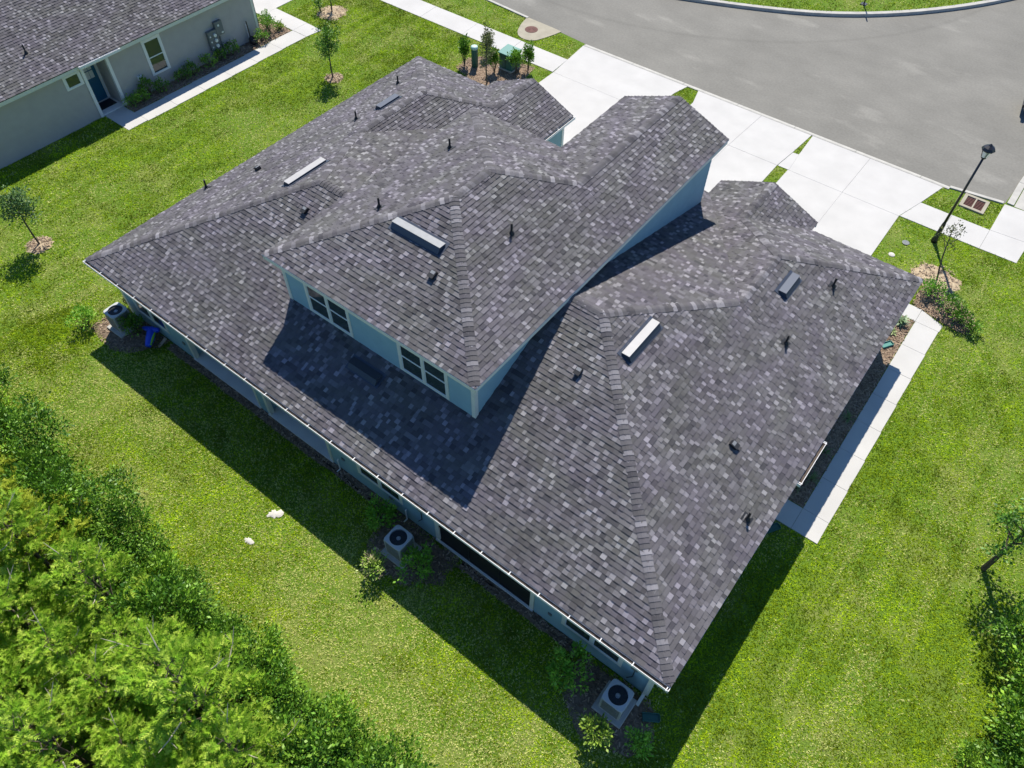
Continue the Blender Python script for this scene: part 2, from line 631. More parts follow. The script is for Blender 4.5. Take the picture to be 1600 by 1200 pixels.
# tan concrete collar with the manhole
fl = smooth_poly([(-13.2, 27.6), (-12.95, 26.6), (-12.55, 25.85), (-12.0, 25.62), (-11.4, 25.78), (-11.05, 26.6), (-10.8, 27.5), (-10.8, 27.62), (-13.2, 27.7)], 1)
structure('manhole_apron', MB().prism(fl, -.05, .035), M['flare'])
block(fl)
mh = MB().lathe([(.36, 0), (.36, .012), (.33, .016), (.30, .012), (.0001, .012)], (0, 0, 0), 28)
for k in range(10):
    a = k * math.pi / 5
    mh.obox((0, 0, 0), (math.cos(a), math.sin(a), 0), (-math.sin(a), math.cos(a), 0), (0, 0, 1), .08, .27, -.012, .012, .012, .018)
o = mh.build('manhole_cover', M['rust'])
o.location = (-12.2, 26.72, .034)
tag(o, 'round rusty iron manhole cover set in tan concrete', 'manhole')

# mulch and bare-soil beds: low irregular mounds
CHIPV, CHIPC = [], []


def bed(name, poly, m, h=.05, chips=0, label=None, n_sub=5, wob=.06, cat='flower bed'):
    poly = [tuple(p) for p in poly]
    pts = []
    for a, b in zip(poly, poly[1:] + poly[:1]):
        for k in range(n_sub):
            t = k / n_sub
            pts.append((a[0] + (b[0] - a[0]) * t + rnd.uniform(-wob, wob), a[1] + (b[1] - a[1]) * t + rnd.uniform(-wob, wob)))
    cx, cy = np.mean(np.array(pts), axis=0)
    m_ = MB()
    n = len(pts)
    rings = [(1.0, .006), (.86, h * .7), (.5, h), (.2, h * 1.05)]
    vv = []
    for s_, z in rings:
        for p in pts:
            vv.append((cx + (p[0] - cx) * s_, cy + (p[1] - cy) * s_, z * (1 + rnd.uniform(-.25, .25))))
    ff = []
    for r in range(len(rings) - 1):
        for i in range(n):
            ff.append((r * n + i, r * n + (i + 1) % n, (r + 1) * n + (i + 1) % n, (r + 1) * n + i))
    ff.append(tuple(len(vv) - n + i for i in range(n)))
    m_.mesh(vv, ff)
    o = m_.build(name, m, smooth=True)
    if label:
        tag(o, label, cat)
    cxp = np.mean(np.array(poly), axis=0)
    block([tuple(cxp + (np.array(q) - cxp) * (.8 if wob > .05 else 1.0)) for q in poly])
    if chips:
        xs, ys = [p[0] for p in poly], [p[1] for p in poly]
        c = np.column_stack([NR.uniform(min(xs), max(xs), chips), NR.uniform(min(ys), max(ys), chips)])
        c = c[inside(c, np.array(poly))]
        k = len(c)
        a = NR.uniform(0, 6.28, k)
        ln, wd = NR.uniform(.02, .07, k), NR.uniform(.008, .02, k)
        ux, uy = np.cos(a), np.sin(a)
        P0 = np.column_stack([c, np.full(k, h + .012)])
        U = np.column_stack([ux * ln, uy * ln, NR.uniform(-.02, .02, k)])
        W = np.column_stack([-uy * wd, ux * wd, NR.uniform(-.01, .01, k)])
        V = np.stack([P0 - U - W, P0 + U - W, P0 + U + W, P0 - U + W], axis=1)
        t = NR.random(k)[:, None]
        col = np.array([.13, .08, .05]) * (1 - t) + np.array([.38, .29, .205]) * t
        ch = soup('wood_chips', V, col, M['chips'], o)
        ch['kind'] = 'stuff'
    return o


def inside(p, poly):
    x, y = p[:, 0], p[:, 1]
    r = np.zeros(len(p), bool)
    n = len(poly)
    for i in range(n):
        x0, y0 = poly[i]
        x1, y1 = poly[(i + 1) % n]
        if y0 == y1: continue
        c = ((y0 > y) != (y1 > y)) & (x < (x1 - x0) * (y - y0) / (y1 - y0) + x0)
        r ^= c
    return r


def disc(x, y, r, n=10, sx=1.0):
    return [(x + r * sx * math.cos(k * 2 * math.pi / n), y + r * math.sin(k * 2 * math.pi / n)) for k in range(n)]


bed('mulch_bed', rect(11.30, 12.18, 8.27, 18.28), M['mulch'], .04, 3200, 'long strip of brown mulch between teal house wall and side path', 8, .01)
bed('mulch_bed', [(11.75, 19.15), (13.1, 18.85), (14.1, 18.9), (14.0, 19.8), (12.9, 20.6), (11.75, 20.4)], M['mulch'], .06, 1100, 'mulch bed of shrubs at the head of the side path', 4)
bed('soil_ring', disc(12.0, 21.15, .85, 12, 1.1), M['soil'], .05, 260, 'bare tan soil ring round the thin tree by the lamp post', 3, .15)
bed('mulch_bed', rect(-23.2, -22.36, 8.4, 16.9), M['mulch'], .04, 1600, 'mulch strip under the meters of the greige house', 8, .01)
bed('mulch_bed', [(-24.8, 17.1), (-22.36, 16.95), (-22.34, 18.4), (-24.8, 18.44)], M['mulch'], .05, 800, 'mulch corner bed in front of the greige house', 4, .01)
bed('mulch_ring', disc(-17.12, 16.5, .48, 12), M['soil'], .05, 200, 'round pale mulch ring under the young tree beside the greige house walk', 3, .12)
bed('mulch_ring', disc(-17.38, .32, .50, 12), M['soil'], .05, 220, 'round pale mulch ring under the young tree in the open back lawn', 3, .12)
bed('mulch_ring', disc(-22.1, 21.2, .85, 12), M['soil'], .05, 260, 'mulch ring with shrubs beyond the greige house walk', 3, .12)
bed('mulch_bed', [(-13.0, 21.2), (-11.6, 20.6), (-10.0, 20.7), (-9.5, 22.4), (-9.7, 23.7), (-11.8, 23.7), (-13.0, 22.4)], M['mulch'], .05, 1500, 'mulch bed under the green utility cabinets', 3)
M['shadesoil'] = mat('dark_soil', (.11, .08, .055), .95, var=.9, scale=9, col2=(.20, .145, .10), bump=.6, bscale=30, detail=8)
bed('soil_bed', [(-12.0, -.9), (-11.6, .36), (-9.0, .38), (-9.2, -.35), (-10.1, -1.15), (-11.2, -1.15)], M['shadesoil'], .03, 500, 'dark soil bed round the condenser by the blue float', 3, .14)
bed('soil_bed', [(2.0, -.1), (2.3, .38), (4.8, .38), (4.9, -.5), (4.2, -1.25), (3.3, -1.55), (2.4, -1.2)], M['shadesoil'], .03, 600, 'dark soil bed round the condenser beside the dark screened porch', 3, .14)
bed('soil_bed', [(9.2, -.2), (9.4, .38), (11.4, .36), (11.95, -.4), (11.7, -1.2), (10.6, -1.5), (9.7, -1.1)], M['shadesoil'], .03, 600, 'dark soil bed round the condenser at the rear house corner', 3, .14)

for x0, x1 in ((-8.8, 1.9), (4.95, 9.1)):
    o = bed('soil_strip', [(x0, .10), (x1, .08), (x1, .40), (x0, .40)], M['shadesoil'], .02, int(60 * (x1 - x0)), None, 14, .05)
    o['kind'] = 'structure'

# ------------------------------------------------------------------ roofs
EXPO = .142
SH_BASE = [(.086, .085, .083), (.094, .093, .093), (.102, .101, .101), (.090, .088, .092)]
SH_MID = [(.112, .111, .112), (.124, .123, .125), (.138, .137, .140)]
SH_LIGHT = [(.155, .154, .156), (.175, .174, .176), (.20, .199, .201), (.225, .224, .226)]
SH_DARK = [(.058, .058, .061), (.066, .065, .066)]


def shingle_colour(r, u=0.0, v=0.0, nolight=False):
    q = r.random()
    if q < .56 or (nolight and .72 <= q < .92): c = r.choice(SH_BASE)
    elif q < .72: c = r.choice(SH_MID)
    elif q < .92: c = r.choice(SH_LIGHT)
    else: c = r.choice(SH_DARK)
    k = r.uniform(.90, 1.08)
    t = .5 + .5 * math.sin(u * 1.7 + 2.1 * math.sin(v * 2.3)) * math.cos(v * 1.9 + 1.3 * math.sin(u * .8))
    k *= 1 + .05 * math.sin(u * .55 + 1.7 * math.sin(v * .7)) + .03 * math.sin(u * 3.1 + v * .4)
    return (c[0] * k * (.985 + .03 * t), c[1] * k * (.985 - .03 * t), c[2] * k * (.96 + .12 * t))


def clip(poly, planes):
    """convex clip of a uv polygon against half planes (nx,ny,d): keep nx*u+ny*v<=d"""
    for nx, ny, d in planes:
        out = []
        n = len(poly)
        for i in range(n):
            a, b = poly[i], poly[(i + 1) % n]
            da, db = nx * a[0] + ny * a[1] - d, nx * b[0] + ny * b[1] - d
            if da <= 1e-9: out.append(a)
            if (da < -1e-9 and db > 1e-9) or (da > 1e-9 and db < -1e-9):
                t = da / (da - db)
                out.append((a[0] + (b[0] - a[0]) * t, a[1] + (b[1] - a[1]) * t))
        poly = out
        if len(poly) < 3: return []
    return poly


class Roof:
    """collects decks, shingles and caps of one building"""

    def __init__(s, house, z_eave, seed):
        s.house, s.z0, s.seed = house, z_eave, seed
        s.pieces = []       # (score, verts, faces, colour)
        s.caps = []

    def frame(s, poly):
        p = [Vector(q) for q in poly]
        n = Vector((0, 0, 0))
        for i in range(len(p)):
            n += p[i].cross(p[(i + 1) % len(p)])
        n.normalize()
        if n.z < 0: n = -n
        V = (Vector((0, 0, 1)) - n * n.z).normalized()
        U = V.cross(n).normalized()
        return p, U, V, n

    def slope(s, polys, pid, z_eave, expo=EXPO):
        r0, U, V, N = s.frame(polys[0])
        base = min(r0, key=lambda q: q.z)
        O = base - V * ((base.z - z_eave) / V.z)
        camv = Vector(CAM_P)
        cache = {}
        for poly in polys:
            p = [Vector(q) for q in poly]
            d = MB()
            th = N * .03
            k = len(p)
            if (p[1] - p[0]).cross(p[2] - p[1]).dot(N) < 0: p = p[::-1]
            d.mesh([q - N * .002 for q in p] + [q - th for q in p], [tuple(range(k)), tuple(range(2 * k - 1, k - 1, -1))] + [(i, k + i, k + (i + 1) % k, (i + 1) % k) for i in range(k)])
            d.build('roof_slope', M['deck'], s.house)
            uv = [((q - O).dot(U), (q - O).dot(V)) for q in p]
            planes = []
            for i in range(k):
                a, b = uv[i], uv[(i + 1) % k]
                ex, ey = b[0] - a[0], b[1] - a[1]
                l = math.hypot(ex, ey)
                if l < 1e-6: continue
                nx, ny = ey / l, -ex / l
                planes.append((nx, ny, nx * a[0] + ny * a[1]))
            us, vs_ = [a[0] for a in uv], [a[1] for a in uv]
            for j in range(int(math.floor(min(vs_) / expo + 1e-6)), int(math.ceil(max(vs_) / expo - 1e-6))):
                rr = random.Random(f'{s.seed}_{pid}_{j}')
                u = -70 + rr.random() * .3
                last_hi = lastl = False
                while u < max(us):
                    w_ = rr.choice((.09, .11, .13, .15, .17, .20, .25))
                    col = shingle_colour(rr, u, j * expo, lastl)
                    lastl = col[0] > .142
                    if col[0] > .145: w_ = rr.choice((.09, .11, .13, .15))
                    hi = (not last_hi) if rr.random() < .8 else last_hi
                    last_hi = hi
                    zj = rr.uniform(-.001, .001)
                    if u + w_ < min(us):
                        u += w_
                        continue
                    v0, v1 = j * expo, (j + 1) * expo
                    v0 -= rr.uniform(0, .004)
                    q = clip([(u, v0 if j else 0), (u + w_, v0 if j else 0), (u + w_, v1), (u, v1)], planes)
                    if len(q) >= 3:
                        tl = (.027 if hi else .014) + zj
                        hgt = lambda v: tl + (.0015 - tl) * max(0, min(1, (v - v0) / (v1 - v0))) + .001
                        top = [O + U * a + V * b + N * hgt(b) for a, b in q]
                        bot = [O + U * a + V * b for a, b in q]
                        n = len(q)
                        faces = [tuple(range(n))]
                        for i in range(n):
                            b0, b1 = q[i], q[(i + 1) % n]
                            up = abs(b0[1] - v1) < 1e-6 and abs(b1[1] - v1) < 1e-6
                            if not up:
                                faces.append((i, n + i, n + (i + 1) % n, (i + 1) % n))
                        ctr = sum(top, Vector()) / n
                        area = 0
                        for i in range(1, n - 1):
                            area += (top[i] - top[0]).cross(top[i + 1] - top[0]).length / 2
                        dv = camv - ctr
                        score = area * max(0, N.dot(dv)) / dv.length ** 3
                        s.pieces.append((score, top + bot, faces, col))
                    u += w_

    def cap(s, a, b, n1, n2, w=.145, expo=.142):
        """cap shingles from low point a to high point b over planes with normals n1 and n2"""
        a, b = Vector(a), Vector(b)
        d = (b - a)
        L = d.length
        d.normalize()
        n1, n2 = Vector(n1).normalized(), Vector(n2).normalized()
        nm = (n1 + n2).normalized()
        s1, s2 = d.cross(n1).normalized(), d.cross(n2).normalized()
        if s1.z > 0 or (abs(s1.z) < 1e-6 and s1.dot(n1) > 0): s1 = -s1
        if s2.z > 0: s2 = -s2
        rr = random.Random(f'{s.seed}{a.x:.2f}{b.y:.2f}')
        t = .10
        camv = Vector(CAM_P)
        while t < L:
            t1 = min(t + expo + .012, L + .02)
            h0, h1 = .036, .020
            col = shingle_colour(rr)
            ww = w * rr.uniform(.95, 1.05)
            e = []
            for tt, hh in ((t, h0), (t1, h1)):
                c = a + d * tt
                e.append((c + s1 * ww + n1 * (hh - .004), c + s1 * .03 + nm * hh, c + s2 * .03 + nm * hh, c + s2 * ww + n2 * (hh - .004)))
            dn = .014
            lo = [e[0][0] - n1 * dn, e[0][1] - nm * dn, e[0][2] - nm * dn, e[0][3] - n2 * dn]
            vv = list(e[0]) + list(e[1]) + lo + [e[1][0] - n1 * dn, e[1][3] - n2 * dn]
            ff = [(0, 1, 5, 4), (1, 2, 6, 5), (2, 3, 7, 6), (8, 9, 1, 0), (9, 10, 2, 1), (10, 11, 3, 2), (0, 4, 12, 8), (3, 11, 13, 7)]
            c = a + d * t
            s.caps.append(((camv - c).length, vv, ff, col))
            t += expo * rr.uniform(.97, 1.03)

    def finish(s, n_single=300, caps_single=300):
        s.pieces.sort(key=lambda q: -q[0])
        s.caps.sort(key=lambda q: q[0])
        for lst, one, many, k in ((s.pieces, 'shingle', 'shingle_courses', n_single), (s.caps, 'cap_shingle', 'cap_shingles', caps_single)):
            for _, vv, ff, col in lst[:k]:
                m_ = MB()
                m_.mesh(vv, ff, col)
                m_.build(one, M['shingle'], s.house)
            if lst[k:]:
                m_ = MB()
                for _, vv, ff, col in lst[k:]:
                    m_.mesh(vv, ff, col)
                o = m_.build(many, M['shingle'], s.house)
                o['kind'] = 'stuff'


house = empty('house', (0, 0, 0), 'large teal house with dark shingle roofs on two levels', 'house')
H, T, HW, DD = 2.75, .43, 11.68, 17.2
aR, bR, gR = 6.604, 4.052, 1.997
aL, bL, gL = 6.02, 4.134, 2.119
FY = 17.74
zr = lambda y: H + T * y
PR = (HW - aR, aR, H + T * aR)
PL_ = (-HW + aL, aL, H + T * aL)
R1 = (HW - bR, 10.53, H + T * bR)
P2 = (HW - bR, DD - bR, H + T * bR)
G1 = (HW - 2 * bR + gR, DD - gR, H + T * gR)
GF = (G1[0], FY, G1[2])
R1L = (-HW + bL, 9.494, H + T * bL)
P2L = (-HW + bL, DD - bL, H + T * bL)
G1L = (-HW + 2 * bL - gL, DD - gL, H + T * gL)
GFL = (G1L[0], FY, G1L[2])
tfR = (PR[2] - R1[2]) / (R1[1] - PR[1])
tfL = (PL_[2] - R1L[2]) / (R1L[1] - PL_[1])
nRear, nRight, nLeft, nFront = (0, -T, 1), (T, 0, 1), (-T, 0, 1), (0, T, 1)
nMFR, nMFL = (0, tfR, 1), (0, tfL, 1)
A_, B_, C_, D_ = (-HW, 0, H), (HW, 0, H), (-HW, DD, H), (HW, DD, H)
rf = Roof(house, H, 'main')
rf.slope([[A_, (0, 0, H), (0, aL, zr(aL)), PL_], [(0, 0, H), B_, PR, (0, aR, zr(aR))]], 'rear', H)
rf.slope([[B_, (HW, R1[1], H), R1, PR], [(HW, R1[1], H), D_, P2, R1]], 'right', H)
rf.slope([[A_, (-HW, R1L[1], H), R1L, PL_], [(-HW, R1L[1], H), C_, P2L, R1L]], 'left', H)
# right wing and garage
xe = HW - 2 * bR                      # left eave of the right wing
yv = PR[1] + (PR[2] - H) / tfR        # where its valley reaches the eave
t_ = (G1[1] - R1[1]) / (yv - R1[1])
vR = (R1[0] + (xe - R1[0]) * t_, G1[1], R1[2] + (H - R1[2]) * t_)
rf.slope([[R1, P2, G1, vR], [G1, GF, (xe, FY, H), (xe, yv, H), vR]], 'rwing_left', H)
xg = xe + 2 * gR
rf.slope([[D_, P2, G1, (xg, DD, H)]], 'rfront', H)
rf.slope([[G1, (xg, DD, H), (xg, FY, H), GF]], 'rgar', H)
zf = lambda y: PR[2] - tfR * (y - PR[1])
rf.slope([[(3.3, aR, PR[2]), PR, R1, (xe, yv, H), (3.3, yv, H)]], 'rmain_front', H)
# left wing and garage
xeL = -HW + 2 * bL
yvL = PL_[1] + (PL_[2] - H) / tfL
t_ = (G1L[1] - R1L[1]) / (yvL - R1L[1])
vL = (R1L[0] + (xeL - R1L[0]) * t_, G1L[1], R1L[2] + (H - R1L[2]) * t_)
rf.slope([[R1L, P2L, G1L, vL], [G1L, GFL, (xeL, FY, H), (xeL, G1L[1], H)]], 'lwing_right', H)
xgL = xeL - 2 * gL
rf.slope([[C_, P2L, G1L, (xgL, DD, H)]], 'lfront', H)
rf.slope([[G1L, (xgL, DD, H), (xgL, FY, H), GFL]], 'lgar', H)
rf.slope([[(-3.3, aL, PL_[2]), PL_, R1L, vL, (-3.3, vL[1], vL[2])]], 'lmain_front', H)
# upper storey
XL, XR, V1, V2, H2, TU = -4.044, 4.044, 2.246, 11.985, 5.723, .387
CC, EE, VF = 4.044, 2.114, 15.99
Q1, Q2 = (0, V1 + CC, H2 + TU * CC), (0, V2 - CC, H2 + TU * CC)
S1 = (XR - EE, V2 - EE, H2 + TU * EE)
SF = (XR - EE, VF, S1[2])
E_, F_ = (XL, V1, H2), (XR, V1, H2)
xw = XR - 2 * EE
rf.slope([[E_, F_, Q1]], 'u_rear', H2)
rf.slope([[F_, (XR, S1[1], H2), S1, Q2, Q1], [(XR, S1[1], H2), (XR, VF, H2), SF, S1]], 'u_right', H2)
rf.slope([[E_, (XL, V2, H2), Q2, Q1]], 'u_left', H2)
rf.slope([[(XL, V2, H2), (xw, V2, H2), S1, Q2]], 'u_front', H2)
rf.slope([[S1, SF, (xw, VF, H2), (xw, V2, H2)]], 'u_wing', H2)
uRear, uRight, uLeft, uFront = (0, -TU, 1), (TU, 0, 1), (-TU, 0, 1), (0, TU, 1)
for a, b, n1, n2 in [(A_, PL_, nRear, nLeft), (B_, PR, nRear, nRight), (R1, PR, nMFR, nRight), (R1L, PL_, nMFL, nLeft), (D_, P2, nFront, nRight), (C_, P2L, nFront, nLeft),
                     (G1, P2, nLeft, nFront), (G1L, P2L, nRight, nFront), ((3.6, aR, PR[2]), PR, nRear, nMFR), ((-3.6, aL, PL_[2]), PL_, nRear, nMFL),
                     (P2, R1, nLeft, nRight), (P2L, R1L, nLeft, nRight), (GF, G1, nLeft, nRight), (GFL, G1L, nLeft, nRight),
                     (E_, Q1, uRear, uLeft), (F_, Q1, uRear, uRight), (Q2, Q1, uLeft, uRight), ((XL, V2, H2), Q2, uLeft, uFront), (S1, Q2, uFront, uRight), (SF, S1, uLeft, uRight)]:
    rf.cap(a, b, n1, n2)
rf.finish()


def edge_board(mbb, a, b, nrm, h0, h1, th):
    """board hanging below an eave line a-b, outward normal nrm"""
    a, b = Vector(a), Vector(b)
    d = (b - a)
    L = d.length
    d.normalize()
    mbb.obox(a, d, nrm, (0, 0, 1), 0, L, -th, 0, h0, h1)


fas = MB()
for a, b, n in [(A_, B_, (0, -1, 0)), (B_, D_, (1, 0, 0)), (A_, C_, (-1, 0, 0))]:
    off = Vector(n) * -.025
    edge_board(fas, Vector(a) + off, Vector(b) + off, n, -.21, -.035, .022)
edge_board(fas, (xe, FY - .02, H), (xg, FY - .02, H), (0, 1, 0), -.2, -.03, .02)
edge_board(fas, (xeL, FY - .02, H), (xgL, FY - .02, H), (0, 1, 0), -.2, -.03, .02)
edge_board(fas, (xeL - .02, G1L[1], H), (xeL - .02, FY, H), (1, 0, 0), -.2, -.03, .02)
fas.build('fascia', M['white'], house)
ufas = MB()
for a, b, n in [(E_, F_, (0, -1, 0)), (F_, (XR, VF, H2), (1, 0, 0)), (E_, (XL, V2, H2), (-1, 0, 0)), ((XL, V2, H2), (xw, V2, H2), (0, 1, 0))]:
    off = Vector(n) * -.02
    edge_board(ufas, Vector(a) + off, Vector(b) + off, n, -.19, -.03, .02)
ufas.build('fascia', M['trim'], house)
# gable rakes
rk = MB()
for top, xl_, xr_, yy, z0 in [(GF, xe, xg, FY, H), (GFL, xgL, xeL, FY, H), (SF, xw, XR, VF, H2)]:
    for xx in (xl_, xr_):
        a, b = Vector((xx, yy, z0)), Vector(top)
        d = (b - a).normalized()
        nn = Vector((-d.z, 0, d.x))
        if nn.z < 0: nn = -nn
        rk.obox(a, d, (0, 1, 0), nn, 0, (b - a).length, -.03, -.008, -.19, -.03)
rk.build('rake_board', M['trim'], house)
de = MB()
for a, b, n in [(B_, D_, (1, 0, 0)), (A_, C_, (-1, 0, 0)), (E_, F_, (0, -1, 0)), (F_, (XR, VF, H2), (1, 0, 0)), (E_, (XL, V2, H2), (-1, 0, 0))]:
    a, b = Vector(a), Vector(b)
    d = (b - a).normalized()
    de.obox(a, d, n, (0, 0, 1), 0, (b - a).length, -.02, .012, -.034, -.006)
de.build('drip_edge', M['white'], house)


def gutter(a, b, n, parent, dirt=True):
    a, b, n = Vector(a), Vector(b), Vector(n)
    d = (b - a).normalized()
    L = (b - a).length
    g = MB()
    z = Vector((0, 0, 1))
    g.obox(a, d, n, z, 0, L, .0, .01, -.125, -.02)        # back
    g.obox(a, d, n, z, 0, L, .0, .105, -.135, -.125)      # bottom
    g.obox(a, d, n, z, 0, L, .100, .113, -.125, -.014)    # front lip
    g.obox(a, d, n, z, -.012, .004, 0, .113, -.135, -.014)
    g.obox(a, d, n, z, L - .004, L + .012, 0, .113, -.135, -.014)
    go = g.build('gutter', M['white'], parent)
    k = int(L / .92)
    for i in range(k + 1):
        u = min(L - .05, .05 + i * (L - .1) / max(k, 1))
        MB().obox(a, d, n, z, u - .011, u + .011, .0, .130, -.020, -.007).build('gutter_hanger', M['white'], go)
    if dirt:
        MB().obox(a, d, n, z, .01, L - .01, .012, .096, -.122, -.06).build('leaf_litter', M['gutterdirt'], go)


gutter((-HW, 0, H), (HW, 0, H), (0, -1, 0), house)
gutter((HW, 6.98, H), (HW, 8.76, H), (1, 0, 0), house)
gutter((-3.42, 15.4, H), (-3.42, FY, H), (1, 0, 0), house)
# soffits
sf = MB()
sf.box(-HW + .03, HW - .03, .03, .44, H - .235, H - .213)
sf.box(HW - .44, HW - .03, .441, DD - .03, H - .235, H - .213)
sf.box(-HW + .03, -HW + .44, .441, DD - .03, H - .235, H - .213)
sf.box(XL + .03, XR - .03, V1 + .03, V1 + .34, H2 - .215, H2 - .195)
sf.box(XR - .34, XR - .03, V1 + .341, VF - .03, H2 - .215, H2 - .195)
sf.box(XL + .03, XL + .34, V1 + .341, V2 - .03, H2 - .215, H2 - .195)
sf.build('soffit', M['trim'], house)


# ------------------------------------------------------------------ walls
def lap(m_, a, b, z0, z1, nrm, e=.165):
    """lap siding from a to b (xy), heights z0..z1, outward nrm (xy)"""
    a, b, n = Vector((a[0], a[1], 0)), Vector((b[0], b[1], 0)), Vector((nrm[0], nrm[1], 0))
    k = math.floor(z0 / e + 1e-6)
    while k * e < z1 - 1e-6:
        lo, hi = max(z0, k * e), min(z1, (k + 1) * e)
        f = lambda z: .014 - .012 * (z - k * e) / e
        p = [a + n * f(lo), b + n * f(lo), b + n * f(hi), a + n * f(hi)]
        q = [Vector((v.x, v.y, z)) for v, z in zip(p, (lo, lo, hi, hi))]
        m_.face(q)
        m_.face([Vector((a.x, a.y, lo)), Vector((b.x, b.y, lo)), q[1], q[0]])
        k += 1


def wall(name, a, b, z0, z1, nrm, m, parent, holes=(), thick=.10):
    """holes: (s0,s1,z0,z1) along a->b"""
    a, b = Vector((a[0], a[1])), Vector((b[0], b[1]))
    L = (b - a).length
    d = (b - a) / L
    m_ = MB()
    xs = sorted({0, L, *[h for q in holes for h in q[:2]]})
    n3 = Vector((nrm[0], nrm[1], 0))
    for s0, s1 in zip(xs, xs[1:]):
        zs = [(z0, z1)]
        for h in holes:
            if h[0] <= s0 + 1e-6 and h[1] >= s1 - 1e-6:
                zs = [w for lo, hi in zs for w in ((lo, min(hi, h[2])), (max(lo, h[3]), hi)) if w[1] - w[0] > 1e-4]
        for lo, hi in zs:
            p, q = a + d * s0, a + d * s1
            lap(m_, p, q, lo, hi, nrm)
            m_.obox((p.x, p.y, 0), (d.x, d.y, 0), -n3, (0, 0, 1), 0, (q - p).length, .0005, thick, lo, hi)
    return m_.build(name, m, parent)


def window(parent, o, d, nrm, s0, s1, z0, z1, units=1, rail=True, tw=.11, m_trim=None, bars=0):
    """casing, sashes, panes: o origin xy, d along wall, nrm outward"""
    O, D, N = Vector((o[0], o[1], 0)), Vector((d[0], d[1], 0)), Vector((nrm[0], nrm[1], 0))
    Z = Vector((0, 0, 1))
    c = MB()
    m_trim = m_trim or M['trim']
    c.obox(O, D, N, Z, s0 - tw, s0, -.08, .032, z0 - tw * .6, z1 + tw)
    c.obox(O, D, N, Z, s1, s1 + tw, -.08, .032, z0 - tw * .6, z1 + tw)
    c.obox(O, D, N, Z, s0, s1, -.08, .034, z1, z1 + tw)
    c.obox(O, D, N, Z, s0, s1, -.08, .030, z0 - tw * .6, z0)
    w = (s1 - s0) / units
    for k in range(1, units):
        c.obox(O, D, N, Z, s0 + w * k - tw * .45, s0 + w * k + tw * .45, -.08, .033, z0, z1)
    win = c.build('window', m_trim, parent)
    for k in range(units):
        a = s0 + w * k + (tw * .45 if k else 0)
        b = s0 + w * (k + 1) - (tw * .45 if k < units - 1 else 0)
        zm = (z0 + z1) / 2
        f = MB()
        g = .028
        f.obox(O, D, N, Z, a, a + g, -.07, .018, z0, z1)
        f.obox(O, D, N, Z, b - g, b, -.07, .018, z0, z1)
        f.obox(O, D, N, Z, a + g, b - g, -.07, .018, z0, z0 + g)
        f.obox(O, D, N, Z, a + g, b - g, -.07, .018, z1 - g, z1)
        if rail:
            f.obox(O, D, N, Z, a + g, b - g, -.068, .022, zm - .025, zm + .025)
        f.build('sash', M['sash'], win)
        for lo, hi, dp in (((z0 + g, zm - .025, .002), (zm + .025, z1 - g, .010)) if rail else ((z0 + g, z1 - g, .008),)):
            MB().obox(O, D, N, Z, a + g, b - g, dp - .008, dp, lo, hi).build('pane', M['glass'], win)
    return win


WY = .42
wl = house
ZT = H - .235
XLW, XRW = -11.27, 11.27
rear_holes = lambda x0, lst: [(a - x0, b - x0, c, d) for a, b, c, d in lst]
SY = (0, -1)
wall('wall', (XLW, WY), (-7.6, WY), 0, ZT, SY, M['siding'], house, rear_holes(XLW, [(-10.48, -8.84, .62, 2.2)]))
window(house, (0, WY), (1, 0), SY, -10.48, -8.84, .62, 2.2, 2, True)
wall('pier', (-4.03, WY), (-3.66, WY), 0, ZT, SY, M['siding'], house)
wall('wall', (-.54, WY), (3.84, WY), 0, ZT, SY, M['siding'], house, rear_holes(-.54, [(.80, 2.46, .74, 2.2)]))
window(house, (0, WY), (1, 0), SY, .80, 2.46, .74, 2.2, 2, False)
wall('wall', (7.5, WY), (XRW, WY), 0, ZT, SY, M['siding'], house, rear_holes(7.5, [(8.54, 10.26, .70, 2.2)]))
window(house, (0, WY), (1, 0), SY, 8.54, 10.26, .70, 2.2, 2, False)
# header beam over the porches
bm_ = MB().box(-7.6, -.54, WY - .012, WY + .14, 2.28, ZT - .002)
bm_.box(3.84, 7.5, WY - .012, WY + .14, 2.3, ZT - .002)
bm_.build('porch_beam', M['trim'], house)
# trims at the porch openings and corners
for x0, x1 in ((-7.62, -7.48), (-4.12, -4.035), (-3.655, -3.52), (-.66, -.545), (3.86, 4.0), (7.36, 7.49)):
    MB().box(x0, x1, WY - .03, WY + .12, 0.0, 2.279).build('post_trim', M['trim'], house)
for sx, x_ in ((1, XRW), (-1, XLW)):
    ct = MB()
    xa, xb = sorted((x_ - sx * .12, x_ + sx * .026))
    ct.box(xa, xb, WY - .028, WY - .001, 0, ZT)
    xa, xb = sorted((x_ + sx * .001, x_ + sx * .027))
    ct.box(xa, xb, WY, WY + .13, 0, ZT)
    ct.build('corner_trim', M['trim'], house)
# porch recesses
for nm, x0, x1, yb in (('left', -7.6, -4.03, 3.3), ('mid', -3.66, -.54, 3.3), ('lanai', 3.84, 7.5, 3.0)):
    wall('wall', (x0, yb), (x1, yb), 0, ZT, SY, M['siding'], house, [((x1 - x0) * .3, (x1 - x0) * .8, .1, 2.2)])
    window(house, (x0, yb), (1, 0), SY, (x1 - x0) * .3, (x1 - x0) * .8, .16, 2.1, 2, False)
    wall('wall', (x0, WY + .12), (x0, yb), 0, ZT, (1, 0), M['siding'], house)
    wall('wall', (x1, yb), (x1, WY + .12), 0, ZT, (-1, 0), M['siding'], house)
    MB().box(x0, x1, WY + .14, yb, ZT - .02, ZT).build('porch_ceiling', M['ceiling'], house)
    MB().box(x0 + .01, x1 - .01, WY - .06, yb - .015, -.05, .09).build('patio_slab', M['concrete2'], house)
